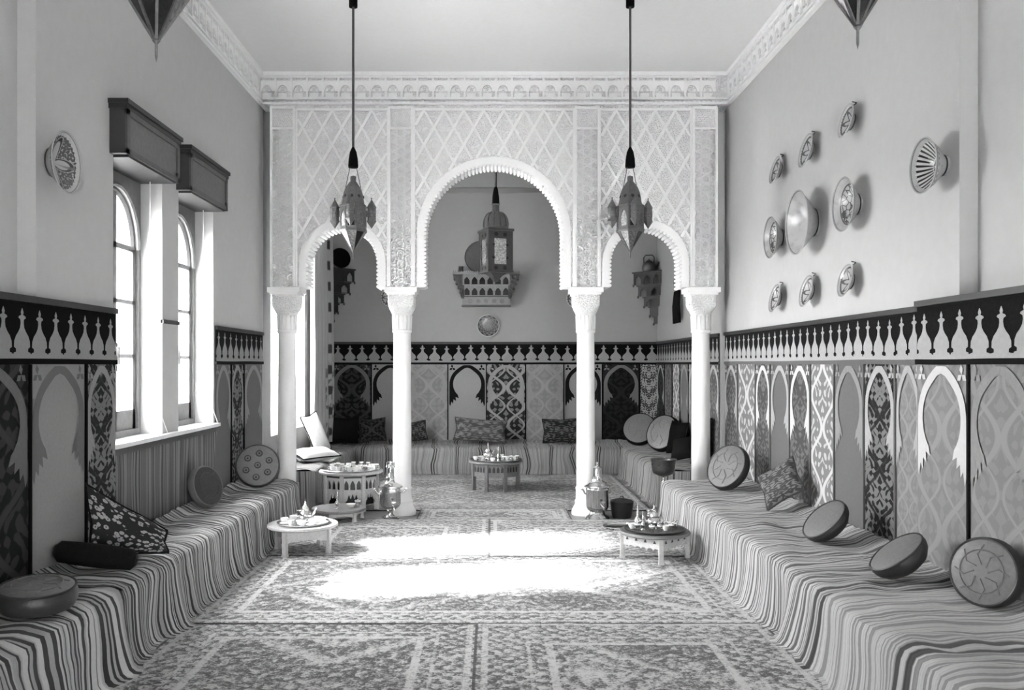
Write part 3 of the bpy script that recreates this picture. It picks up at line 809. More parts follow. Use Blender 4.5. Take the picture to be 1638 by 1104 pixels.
# ------------------------------------------------------------------ banquettes
def banquette(label, loc, rz, L, depth, covers, group='low banquettes along the walls', h=0.43, back_h=0.0, flare=0.06, seed=0.0, drape=0.10):
    """local x along the length, +y into the wall, front at y=0; covers [(x0, x1, material)]"""
    t = thing('banquette', label, 'banquette', loc, rz, group)
    m = MB(); m.box(0.03, L-0.03, 0.08, depth-0.02, 0.0, h-0.06); m.build('base', 'brown_wood', t)
    prof = []                                          # (y, z, s) from wall to floor
    pts = [(depth-0.015, h+0.06), (depth*0.8, h+0.015), (depth*0.5, h+0.005), (depth*0.25, h+0.008), (0.06, h), (0.015, h-0.02), (0.0, h-0.06), (-0.005, h*0.6), (-0.02, h*0.3), (-flare*0.7, h*0.1), (-flare, 0.022), (-flare-0.03, 0.016)]
    # resample the profile evenly
    L2 = [0]
    for a, b in zip(pts[:-1], pts[1:]): L2.append(L2[-1]+math.dist(a, b))
    NP = 34
    for k in range(NP+1):
        s = L2[-1]*k/NP; j = min(max(i for i in range(len(L2)) if L2[i] <= s+1e-9), len(pts)-2); f = (s-L2[j])/(L2[j+1]-L2[j])
        prof.append((pts[j][0]+(pts[j+1][0]-pts[j][0])*f, pts[j][1]+(pts[j+1][1]-pts[j][1])*f, s/L2[-1]))
    for ci, (x0, x1, mat) in enumerate(covers):
        nu = int((x1-x0)/0.022); lift = 0.006*ci
        def fn(u, v, x0=x0, x1=x1, lift=lift):
            k = min(NP, int(round(v*NP))); y, z, s = prof[k]; x = x0+u*(x1-x0)
            top = 1.0 if s < 0.52 else 0.0
            low = max(0.0, (s-0.55)/0.45)
            fold = math.sin(x*15+3.5*noise.noise((x*1.4, seed, 0)))*0.018*low + 0.05*low*noise.noise((x*2.4, seed+3, s))
            lump = 0.012*noise.noise((x*15, y*3.5, seed+6))*(1-low)+0.018*noise.noise((x*4.5, y*6, seed+1))+0.010*noise.noise((x*11, y*5, seed+2))
            zz = z+lump*(1-low)+lift*(1 if s < 0.95 else 0)
            yy = y-fold*1.0-0.006*ci-abs(lump)*0.3*low
            zz = max(zz, 0.014)
            xx = x+(0.05*noise.noise((x*2.1, s*3.0, seed+5))+0.028*(1-low)*noise.noise((x*5.0, s*9.0, seed+9)))*(1-abs(2*u-1)**6)+drape*low*low*noise.noise((x*1.1, seed+8, 0))
            if u in (0.0, 1.0): xx = x+0.02*noise.noise((s*6, seed+u, 4))
            return (xx, yy, zz)
        mb_ = MB(); mb_.grid(nu, NP, fn, lambda u, v, x0=x0, x1=x1: (x0+u*(x1-x0)+0.022*noise.noise((x0+u*(x1-x0), v*4, seed)), v*L2[-1]))
        # end flap hanging over each end
        o = mb_.build('cover', mat, t, True)
    for xe, sg in ((0.0, -1), (L, 1)):
        me = MB(); me.grid(12, 10, lambda u, v: (xe+sg*(0.004+0.05*(1-v)**2), 0.0+u*(depth-0.03)-0.02*(1-v), 0.012+v*(h-0.02)), lambda u, v: (u*depth, v))
        me.build('end_flap', covers[0][2] if sg < 0 else covers[-1][2], t, True)
    return t
# local x runs: left wall rz=PI/2 -> world +Y, local +y -> world -X
banquette('banquette under dark striped covers below the windows', (-1.93, 2.6, 0), PI/2, 6.15, 0.50, [(0, 2.05, 'stripe_left_near'), (1.98, 6.15, 'stripe_left')], seed=2.0, flare=0.05, drape=0.22)
banquette('banquette under pale finely striped covers below the group of wall bowls', (1.70, 8.80, 0), -PI/2, 6.2, 0.80, [(0, 4.25, 'stripe_right'), (4.18, 6.2, 'stripe_right_near')], seed=12.0, flare=0.05, drape=0.25)
banquette('banquette with thin dark stripes along the far alcove wall', (-2.38, 12.62, 0), 0, 4.82, 0.66, [(0, 4.82, 'stripe_far')], seed=22.0, h=0.40, flare=0.02, drape=0.03)
banquette('banquette with grey draped cover in the alcove behind the metal brazier', (1.83, 12.42, 0), -PI/2, 2.78, 0.66, [(0, 2.78, 'stripe_alcove')], seed=32.0, flare=0.04, drape=0.2)
banquette('banquette with light cover in the alcove under the curtained window', (-1.95, 9.64, 0), PI/2, 2.78, 0.49, [(0, 2.78, 'stripe_alcove')], seed=42.0, flare=0.02, drape=0.1)

# ------------------------------------------------------------------ cushions
def rest(e, z):                                       # drop a cushion onto its seat
    bpy.context.view_layer.update()
    lo_ = min((c.matrix_world @ v.co).z for c in e.children for v in c.data.vertices)
    e.location.z += z-lo_
SEAT = {}
def pillow(label, w, h, t, mat, loc, nrm, spin=0.0, group=None, pipe=None, cat='cushion', n=14, corner=0.12, wedge=0.0):
    e = thing('cushion', label, cat, loc, 0, group); e.rotation_euler = euler_normal(nrm, spin)
    m = MB()
    for s in (1, -1):
        def fn(u, v, s=s):
            a, b = 2*u-1, 2*v-1
            k = (1-abs(a)**2.6)*(1-abs(b)**2.6); pz = t/2*max(0, k)**0.45
            pin = 1-corner*(a*a*b*b*0.0+ (1-abs(a))*(abs(b)**3)*0.9); pin2 = 1-corner*((1-abs(b))*(abs(a)**3)*0.9)
            b = -1+(b+1)*(1-wedge*(a+1)/2)
            return (a*w/2*pin2+0.0, b*h/2*pin, s*pz+0.008*noise.noise((a*2, b*2, s+w)))
        m.grid(n, n, fn, None, flip=(s < 0))
    m.build('cover', mat, e, True)
    ed = []
    for k in range(4*n):
        q = k//n; f = 2*(k % n)/n-1
        a, b = [(f, -1), (1, f), (-f, 1), (-1, -f)][q]
        pin = 1-corner*((1-abs(a))*(abs(b)**3)*0.9); pin2 = 1-corner*((1-abs(b))*(abs(a)**3)*0.9)
        b = -1+(b+1)*(1-wedge*(a+1)/2)
        ed.append((a*w/2*pin2, b*h/2*pin, 0))
    ed.append(ed[0])
    m = MB(); m.tube(ed, 0.008, 5); m.build('piping', pipe or mat, e, True)
    return e
def pouf(label, R, t, mat, loc, nrm, spin=0.0, rosettes=0, edge=None, group=None, sag=0.0, lens=False, embroider=True):
    e = thing('pouf_cushion', label, 'cushion', loc, 0, group); e.rotation_euler = euler_normal(nrm, spin)
    prof = [(0.0, -t/2), (R*0.7, -t/2), (R*0.92, -t*0.42), (R, -t*0.15), (R, t*0.15), (R*0.93, t*0.42)]
    if lens: prof = [(0.0, -t*0.6), (R*0.4, -t*0.55), (R*0.75, -t*0.32), (R*0.93, -t*0.02), (R*0.985, t*0.22), (R*0.93, t*0.40)]
    m = MB(); m.lathe(prof, 36, cap=False); m.build('side', edge or mat, e, True)
    m = MB(); m.lathe([(R*0.94, t*0.41), (R*0.8, t*0.50), (R*0.5, t*(0.56-sag)), (R*0.2, t*(0.58-sag)), (0.0, t*(0.58-sag))], 36, cap=False); m.build('top', mat, e, True)
    m = MB(); m.tube([(R*0.945*math.cos(2*PI*k/36), R*0.945*math.sin(2*PI*k/36), t*0.42) for k in range(37)], 0.006, 5); m.build('seam', edge or mat, e, True)
    for k in range(rosettes+1 if rosettes else 0):
        r0 = 0 if k == rosettes else R*0.55; a = 2*PI*k/max(1, rosettes)
        mm = MB(); rr = R*0.13
        mm.tube([(rr*math.cos(2*PI*j/14), rr*math.sin(2*PI*j/14), 0) for j in range(15)], 0.006, 5); mm.lathe([(rr*0.45, -0.006), (rr*0.35, 0.006), (0, 0.010)], 8)
        mm.build('rosette', 'leather_dark', e, True, (r0*math.cos(a), r0*math.sin(a), t*0.55))
    if not rosettes and embroider:
        m = MB()
        for k in range(8):
            a = 2*PI*k/8; m.tube([(R*0.2*math.cos(a), R*0.2*math.sin(a), t*(0.585-sag)), (R*0.5*math.cos(a+0.3), R*0.5*math.sin(a+0.3), t*(0.57-sag)), (R*0.78*math.cos(a), R*0.78*math.sin(a), t*0.515)], 0.004, 4)
        m.tube([(R*0.62*math.cos(2*PI*k/30), R*0.62*math.sin(2*PI*k/30), t*(0.55-sag*0.8)) for k in range(31)], 0.004, 4)
        m.build('stitching', mat, e, True)
    return e
G1 = 'cushions on the banquettes'
pouf('dark round leather cushion lying flat on the banquette near the petal-painted bowl', 0.175, 0.11, 'leather', (-2.13, 4.10, 0.50), (0.05, -0.1, 1), 0, 0, 'leather_dark', G1)
# bolster
e = thing('bolster', 'dark bolster lying across the striped banquette beside a floral cushion', 'cushion', (-2.20, 4.86, 0.515), 0, G1); e.rotation_euler = (0, math.radians(10), math.radians(14))
m = MB(); m.lathe([(0.0, -0.21), (0.035, -0.21), (0.058, -0.19), (0.064, -0.1), (0.066, 0.0), (0.064, 0.1), (0.058, 0.19), (0.035, 0.21), (0.0, 0.21)], 20); m.v = [(v[2], v[1], v[0]) for v in m.v]; m.build('cover', 'dark_cloth', e, True)
for s in (-1, 1):
    m = MB(); m.tube([(s*0.212, 0.03*math.cos(2*PI*k/12), 0.03*math.sin(2*PI*k/12)) for k in range(13)], 0.006, 5); m.build('end_cord', 'leather_dark', e, True)
pillow('black and white floral square cushion propped against the hanging below the window', 0.44, 0.46, 0.13, 'cushion_floral', P(204, 838, 5.22), (0.50, -0.82, 0.25), 0.02, G1, 'dark_cloth', wedge=0.72)
pouf('dark round cushion with pale rim tilted against the striped wall blanket', 0.17, 0.08, 'leather_dark', (-2.33, 7.05, 0.60), (0.88, -0.38, 0.28), 0, 0, 'leather_light', G1)
pouf('round leather cushion with six rosettes leaning beside the arcade column', 0.205, 0.07, 'leather', (-2.20, 8.22, 0.655), (0.22, -0.90, 0.30), 0.4, 6, 'leather_dark', G1)
pouf('thick round cushion tilted against the hanging beside the end arcade column', 0.22, 0.10, 'leather', (2.17, 8.02, 0.655), (-0.72, -0.45, 0.42), 0.2, 0, 'leather_dark', G1)
pillow('small patterned square cushion with its corner up, on the pale banquette', 0.34, 0.34, 0.12, 'cushion_grey', (2.28, 6.92, 0.60), (-0.70, -0.45, 0.50), math.radians(40), G1)
pouf('smooth round leather cushion tipped up under the plain arched panel', 0.170, 0.11, 'leather', (2.19, 5.70, 0.575), (-0.70, -0.10, 0.72), 0, 0, 'leather_dark', G1, lens=True, embroider=False)
pouf('round leather cushion with pointed fold tipped up under the dark damask panel', 0.165, 0.12, 'leather', (2.20, 4.70, 0.565), (-0.60, 0.05, 0.78), 0, 0, 'leather_dark', G1, lens=True, embroider=False)
pouf('round leather cushion standing on edge against the pale hanging', 0.165, 0.11, 'leather', (2.36, 4.15, 0.64), (-0.80, -0.52, 0.18), 0, 0, 'leather_dark', G1)
# alcove
G2 = 'cushions in the alcove'
pillow('light cushion with a dark band leaning by the curtained alcove window', 0.28, 0.52, 0.12, 'white_cloth', (-2.24, 11.1, 0.66), (0.75, -0.60, 0.30), 0.25, G2, 'dark_cloth')
pillow('flat light pillow lying on the alcove banquette by the curtain', 0.52, 0.32, 0.14, 'white_cloth', (-2.20, 10.45, 0.52), (0.12, -0.15, 1), 0.1, G2, 'dark_cloth')
pillow('dark square cushion standing against the dark damask panel in the alcove corner', 0.42, 0.40, 0.16, 'dark_cloth', (-2.20, 12.98, 0.64), (0.1, -0.92, 0.35), 0.0, G2)
pillow('large dark square cushion slumped on the far banquette beside the curtain', 0.40, 0.36, 0.16, 'damask_dark', (-1.78, 13.02, 0.62), (0.0, -0.92, 0.35), 0.1, G2)
pillow('dark cushion on the far banquette partly behind a column', 0.38, 0.30, 0.14, 'cushion_rich', (-1.16, 13.0, 0.58), (0, -0.92, 0.3), 0.15, G2)
pillow('wide oval floral pillow in the middle of the far banquette', 0.78, 0.36, 0.18, 'cushion_grey', (-0.17, 12.96, 0.59), (0.05, -0.88, 0.42), -0.08, G2)
pillow('rectangular dark carpet cushion standing on the far banquette', 0.56, 0.36, 0.15, 'cushion_rich', (1.03, 13.0, 0.60), (0, -0.94, 0.25), 0.02, G2)
pouf('round embroidered cushion leaning in the far corner of the alcove', 0.25, 0.12, 'leather_light', (2.15, 12.72, 0.63), (-0.35, -0.80, 0.50), 0.2, 0, 'dark_cloth', G2)
pouf('round grey cushion leaning against the dark hanging behind the brazier', 0.25, 0.14, 'leather_light', (2.30, 11.55, 0.68), (-0.70, -0.60, 0.38), 0.2, 0, 'dark_cloth', G2)
pillow('black square cushion propped behind the grey round one in the alcove', 0.42, 0.42, 0.12, 'black_cloth', (2.42, 11.15, 0.66), (-0.95, -0.3, 0.2), 0.0, G2)
pillow('dark cushion lying at the end of the alcove banquette by the column', 0.34, 0.30, 0.16, 'dark_cloth', (2.28, 10.35, 0.57), (-0.6, -0.5, 0.6), 0.3, G2)
pillow('tall black cushion standing behind the end arcade column', 0.34, 0.55, 0.12, 'black_cloth', (2.43, 9.95, 0.74), (-0.95, -0.25, 0.15), 0.0, G2)

for e in [o for o in COL.objects if o.name.split('.')[0] in ('cushion', 'pouf_cushion', 'bolster')]:
    bpy.context.view_layer.update()
    pts = [c.matrix_world @ v.co for c in e.children for v in c.data.vertices]
    x0, x1 = min(p.x for p in pts), max(p.x for p in pts); y1 = max(p.y for p in pts); z0 = min(p.z for p in pts)
    e.location.x += max(0, XL+0.035-x0)-max(0, x1-(XR-0.035)); e.location.y -= max(0, y1-(YF-0.03))
    e.location.z += (0.428 if e.location.y > 12.6 else 0.448)-z0

# ------------------------------------------------------------------ tables and tea things
def arch_board(w, z0, z1, n, ah, aw, y0, y1, base=0.0):
    """board w wide with n pointed openings rising from z0+base"""
    m = MB(); cell = w/n; xs_ = set()
    for k in range(n):
        c = -w/2+cell*(k+0.5)
        for i in range(9): xs_.add(round(c-aw/2+aw*i/8, 5))
    xs_ |= {-w/2, w/2}; xs_ = sorted(xs_)
    def lo_(x):
        for k in range(n):
            c = -w/2+cell*(k+0.5); d = abs(x-c)
            if d < aw/2: return z0+base+ah*(0.55+0.45*(1-(d/(aw/2))**1.5))
        return z0+base
    m.strips(xs_, lo_, lambda x: z1, y0, y1)
    if base > 0: m.box(-w/2, w/2, y0, y1, z0, z0+base)
    return m
def low_table(label, loc, rz, R, H, sides, top_mat, body_mat, apron, style, leg_w=0.035, group='low tea tables', rleg=0.86):
    t = thing('tea_table', label, 'table', loc, rz, group)
    m = MB(); m.lathe([(0.0, H-0.028), (R*0.96, H-0.028), (R, H-0.020), (R, H-0.006), (R*0.985, H), (0.0, H)], 40, cap=False); m.build('top', top_mat, t, True)
    rl = R*rleg
    vt = [(rl*math.cos(2*PI*k/sides), rl*math.sin(2*PI*k/sides)) for k in range(sides)]
    for k in range(sides):
        a = 2*PI*k/sides; m = MB()
        m.box(-leg_w/2, leg_w/2, -leg_w/2, leg_w/2, 0.012, H-0.028); m.box(-leg_w*0.6, leg_w*0.6, -leg_w*0.6, leg_w*0.6, 0.0, 0.02)
        o = m.build('leg', body_mat, t, False, (vt[k][0], vt[k][1], 0)); o.rotation_euler = (0, 0, a)
    for k in range(sides):
        p, q = Vector(vt[k]), Vector(vt[(k+1) % sides]); w = (q-p).length-leg_w*0.6; mid = (p+q)/2; ang = math.atan2((q-p)[1], (q-p)[0])
        z0, z1 = H-0.028-apron, H-0.028
        if style == 'scallop':
            m = MB(); N = 6; xs_ = [-w/2+w*i/(N*6) for i in range(N*6+1)]
            m.strips(xs_, lambda x: z0+0.018*abs(math.sin((x+w/2)/w*PI*N))**0.6*(1 if True else 0), lambda x: z1, -0.008, 0.008)
            pn = m.build('apron', body_mat, t, False, (mid[0], mid[1], 0))
            for i in range(4):
                mm = MB(); x = -w/2+w*(i+0.5)/4; mm.prism([(x-0.014, z1-0.038), (x+0.014, z1-0.038), (x, z1-0.012)], 'y', -0.0105, 0.0105); o = mm.build('inlay', 'inlay_dark', pn)
        elif style == 'arches':
            m = arch_board(w, z0+apron*0.50, z1, 3, apron*0.30, w*0.24, -0.008, 0.008, apron*0.03)
            m.strips([-w/2+w*i/24 for i in range(25)], lambda x: z0+0.02+apron*0.34*max(0, 1-(abs(x)/(w*0.40))**4)*(0.75+0.25*math.cos(x/w*PI*10)), lambda x: z0+apron*0.50, -0.008, 0.008)
            pn = m.build('apron', body_mat, t, False, (mid[0], mid[1], 0))
            MB().box(-w/2, w/2, -0.011, 0.011, z1-0.03, z1-0.012).build('inlay', 'inlay_dark', pn)
        elif style == 'slots':
            m = arch_board(w, z0, z1, 4, apron*0.48, w*0.17, -0.008, 0.008, apron*0.36)
            pn = m.build('apron', body_mat, t, False, (mid[0], mid[1], 0))
            MB().box(-w/2+0.01, w/2-0.01, -0.001, 0.001, z0+apron*0.3, z1-0.01).build('inlay', 'inlay_dark', pn)
        else:
            m = MB(); m.strips([-w/2+w*i/12 for i in range(13)], lambda x: z0+0.02*(1-(2*x/w)**2), lambda x: z1, -0.008, 0.008); pn = m.build('apron', body_mat, t, False, (mid[0], mid[1], 0))
        pn.rotation_euler = (0, 0, ang)
    if style == 'arches':
        MB().lathe([(rl*0.88, H-0.03-apron), (rl*0.88, H-0.03)], sides, cap=False).build('shade_shell', 'inlay_dark', t)  # dark shell standing in for the shaded hollow behind the arches
    return t
def tray(label, loc, R, mat='brass', group='metal trays'):
    t = thing('tray', label, 'tray', loc, 0, group)
    m = MB(); m.lathe([(0.0, 0.0), (R*0.9, 0.0), (R*0.97, 0.006), (R, 0.016), (R*0.985, 0.018), (R*0.95, 0.010), (R*0.88, 0.005), (0.0, 0.005)], 40, cap=False); m.build('dish', mat, t, True)
    m = MB(); m.tube([(R*0.99*math.cos(2*PI*k/40), R*0.99*math.sin(2*PI*k/40), 0.017) for k in range(41)], 0.004, 5); m.build('rim', mat, t, True)
    return t
def teapot(label, loc, rz, H, mat='silver'):
    t = thing('teapot', label, 'teapot', loc, rz, 'spired metal teapots'); s = H/0.2
    m = MB(); m.lathe([(r*s, z*s) for r, z in [(0.0, 0.012), (0.03, 0.012), (0.036, 0.016), (0.032, 0.022), (0.052, 0.035), (0.060, 0.052), (0.056, 0.072), (0.040, 0.086), (0.030, 0.096), (0.034, 0.104), (0.0, 0.104)]], 20, cap=False); m.build('body', mat, t, True)
    m = MB(); m.lathe([(r*s, z*s) for r, z in [(0.036, 0.104), (0.034, 0.112), (0.022, 0.130), (0.011, 0.140), (0.013, 0.146), (0.006, 0.154), (0.010, 0.164), (0.005, 0.172), (0.004, 0.185), (0.0, 0.2)]], 16, cap=False); m.build('lid', mat, t, True)
    m = MB(); m.tube([(0.050*s, 0, 0.045*s), (0.075*s, 0, 0.058*s), (0.085*s, 0, 0.085*s), (0.100*s, 0, 0.104*s)], [0.012*s, 0.010*s, 0.007*s, 0.005*s], 8); m.build('spout', mat, t, True)
    m = MB(); m.tube([(-0.034*s, 0, 0.096*s), (-0.068*s, 0, 0.100*s), (-0.082*s, 0, 0.075*s), (-0.070*s, 0, 0.050*s), (-0.050*s, 0, 0.042*s)], 0.005*s, 6); m.build('handle', mat, t, True)
    for k in range(4):
        a = PI/4+PI/2*k; m = MB(); m.tube([(0.03*s*math.cos(a), 0.03*s*math.sin(a), 0.018*s), (0.038*s*math.cos(a), 0.038*s*math.sin(a), 0.0)], 0.006*s, 6); m.build('foot', mat, t, True)
    return t
def cup_proto(kind):
    t = bpy.data.objects.new('tea_cup' if kind == 'cup' else 'tea_glass', None); COL.objects.link(t)
    if kind == 'cup':
        m = MB(); m.lathe([(0.0, 0.0), (0.017, 0.0), (0.019, 0.005), (0.028, 0.018), (0.031, 0.042), (0.029, 0.042), (0.025, 0.018), (0.0, 0.008)], 14, cap=False); m.build('bowl', 'porcelain', t, True)
        m = MB(); m.tube([(0.029, 0, 0.036), (0.044, 0, 0.034), (0.044, 0, 0.018), (0.027, 0, 0.014)], 0.003, 5); m.build('handle', 'porcelain', t, True)
    else:
        m = MB(); m.lathe([(0.0, 0.0), (0.019, 0.0), (0.018, 0.02), (0.024, 0.062), (0.022, 0.062), (0.016, 0.02), (0.0, 0.006)], 12, cap=False); m.build('glass', 'clear_glass', t, True)
        m = MB(); m.lathe([(0.0225, 0.047), (0.0235, 0.047), (0.0243, 0.060), (0.0233, 0.060)], 12, cap=False); m.build('gilt_band', 'porcelain', t, True)
    return t
CUP, GLS = cup_proto('cup'), cup_proto('glass'); used = {}
def drink(kind, loc, rz, label, group, s=1.0):
    p = CUP if kind == 'cup' else GLS
    if kind not in used: used[kind] = 1; o = p; o.location = loc; o.rotation_euler = (0, 0, rz); o.scale = (s, s, s)
    else: o = dup(p, loc, (0, 0, rz), scale=(s, s, s))
    return tag(o, label, 'cup' if kind == 'cup' else 'glass', group)
def sprinkler(label, loc, H, group='slender metal sprinklers'):
    t = thing('rosewater_sprinkler', label, 'sprinkler', loc, 0, group); s = H/0.24
    m = MB(); m.lathe([(r*s, z*s) for r, z in [(0.0, 0), (0.028, 0), (0.026, 0.008), (0.010, 0.02), (0.024, 0.04), (0.030, 0.06), (0.022, 0.08), (0.009, 0.10)]], 14, cap=False); m.build('body', 'silver', t, True)
    m = MB(); m.lathe([(r*s, z*s) for r, z in [(0.009, 0.10), (0.007, 0.14), (0.011, 0.15), (0.006, 0.16), (0.004, 0.22), (0.007, 0.232), (0.0, 0.24)]], 10, cap=False); m.build('neck', 'silver', t, True)
    return t
def saucer(label, loc, R, mat='porcelain', h=0.014, group=None, name='saucer', cat='saucer'):
    t = thing(name, label, cat, loc, 0, group)
    m = MB(); m.lathe([(0.0, 0.0), (R*0.55, 0.0), (R*0.6, h*0.25), (R, h), (R*0.97, h*1.1), (R*0.55, h*0.35), (0.0, h*0.3)], 18, cap=False); m.build('dish', mat, t, True)
    m = MB(); m.tube([(R*math.cos(2*PI*k/18), R*math.sin(2*PI*k/18), h*1.03) for k in range(19)], R*0.03, 4); m.build('rim', mat, t, True)
    return t
# table A, beside the window banquette
TA = Vector((-1.60, 7.40, 0.022)); HA = 0.235
low_table('small four-legged round tea table beside the dark striped banquette', TA, math.radians(-22), 0.295, HA, 4, 'inlay_light', 'inlay_light', 0.10, 'plain')
tz = TA.z+HA
tray('round metal tray on the tea table beside the dark striped banquette', (TA.x+0.01, TA.y-0.02, tz), 0.22)
teapot('silver teapot with tall spired lid among white cups by the dark striped banquette', (TA.x+0.01, TA.y+0.05, tz+0.006), 0.5, 0.20)
for i, (dx, dy) in enumerate([(-0.15, 0.00), (0.12, 0.06), (0.10, -0.06), (0.17, 0.0), (-0.07, -0.11), (0.03, -0.14), (-0.10, 0.11)]):
    drink('cup', (TA.x+dx, TA.y-0.02+dy, tz+0.0065), i*1.3, 'white porcelain cup on the tray by the dark striped banquette', 'white cups by the dark banquette', 1.05)
for i, (dx, dy) in enumerate([(-0.13, -0.075), (0.09, -0.13)]):
    saucer('small white saucer on the tray by the dark striped banquette', (TA.x+dx, TA.y-0.02+dy, tz+0.0065), 0.04, group='saucers by the dark banquette')
# table B, beside the pale banquette
TB = Vector((1.33, 7.15, 0.021)); HB = 0.225
low_table('light tea table with scalloped apron and dark triangles beside the pale banquette', TB, math.radians(-90), 0.285, HB, 4, 'table_brown', 'inlay_light', 0.095, 'scallop', 0.035, rleg=0.93)
tz = TB.z+HB
tray('round brass tray on the tea table beside the pale banquette', (TB.x, TB.y, tz), 0.25, 'dark_metal')
teapot('silver teapot with spired lid on the tea table beside the pale banquette', (TB.x, TB.y+0.03, tz+0.006), 2.6, 0.20)
sprinkler('slender metal sprinkler beside the teapot on the scalloped table', (TB.x-0.13, TB.y+0.06, tz+0.006), 0.23)
sprinkler('shorter metal sprinkler in front of the slender one on the scalloped table', (TB.x-0.10, TB.y-0.01, tz+0.006), 0.15)
for i, (dx, dy) in enumerate([(-0.18, 0.04), (-0.15, -0.05), (0.02, -0.12), (0.08, -0.05), (0.12, -0.08), (0.16, 0.0), (0.12, 0.09), (-0.05, -0.14), (0.18, 0.06)]):
    drink('glass' if i % 3 else 'cup', (TB.x+dx, TB.y+dy, tz+0.0065), i*0.9, 'small tea glass on the scalloped table by the pale banquette' if i % 3 else 'white porcelain cup on the scalloped table by the pale banquette', 'tea glasses by the pale banquette' if i % 3 else 'cups by the pale banquette')
# table C, tall octagonal
TC = Vector((-1.555, 9.66, 0.014)); HC = 0.42
low_table('tall octagonal inlaid table with rows of arched openings beside a samovar', TC, math.radians(-10), 0.35, HC, 8, 'inlay_light', 'inlay_light', 0.33, 'arches', 0.04, rleg=0.84)
tz = TC.z+HC
tray('wide brass tray full of glasses on the octagonal table', (TC.x, TC.y, tz), 0.33)
for i in range(22):
    r = 0.08+0.20*((i*0.618) % 1)**0.6; a = i*2.4
    drink('glass' if i % 2 else 'cup', (TC.x+r*math.cos(a), TC.y+r*math.sin(a), tz+0.0065), a, 'tea glass crowded on the tray of the octagonal table' if i % 2 else 'small cup crowded on the tray of the octagonal table', 'glasses on the octagonal table' if i % 2 else 'cups on the octagonal table')
# table D, lowest
TD = Vector((-1.56, 8.92, 0.022)); HD = 0.12
low_table('very low round table in front of the octagonal one', TD, math.radians(20), 0.275, HD, 6, 'table_brown', 'inlay_light', 0.05, 'plain', 0.03)
tz = TD.z+HD
saucer('shallow white bowl on the very low round table', (TD.x+0.12, TD.y+0.03, tz), 0.05, h=0.03, name='bowl', cat='bowl')
drink('glass', (TD.x+0.19, TD.y+0.0, tz), 0, 'tall tea glass beside the white bowl on the very low table', 'glass on the low table', 1.25)
sprinkler('slim metal sprinkler on the very low round table', (TD.x-0.01, TD.y-0.05, tz), 0.20)
# table E, alcove
TE = Vector((0.05, 11.15, 0.014)); HE = 0.365
low_table('octagonal table with slotted apron standing alone in the middle of the alcove', TE, math.radians(22.5), 0.345, HE, 8, 'table_brown', 'table_brown', 0.16, 'slots', 0.04, rleg=0.88)
tz = TE.z+HE
tray('brass tray with small glasses on the alcove table', (TE.x, TE.y, tz), 0.33)
teapot('silver spired teapot on the alcove table', (TE.x-0.10, TE.y, tz+0.006), 0.8, 0.22)
sprinkler('tall silver sprinkler beside the teapot on the alcove table', (TE.x+0.03, TE.y-0.03, tz+0.006), 0.20)
for i, (dx, dy) in enumerate([(-0.26, 0.0), (-0.20, -0.09), (-0.17, 0.08), (0.10, -0.12), (0.14, 0.02), (0.19, -0.06), (0.24, 0.04), (0.27, -0.02), (-0.04, -0.16), (0.08, 0.1)]):
    drink('glass' if i % 2 else 'cup', (TE.x+dx, TE.y+dy, tz+0.0065), i, 'tea glass on the tray of the alcove table' if i % 2 else 'cup on the tray of the alcove table', 'glasses on the alcove table' if i % 2 else 'cups on the alcove table')

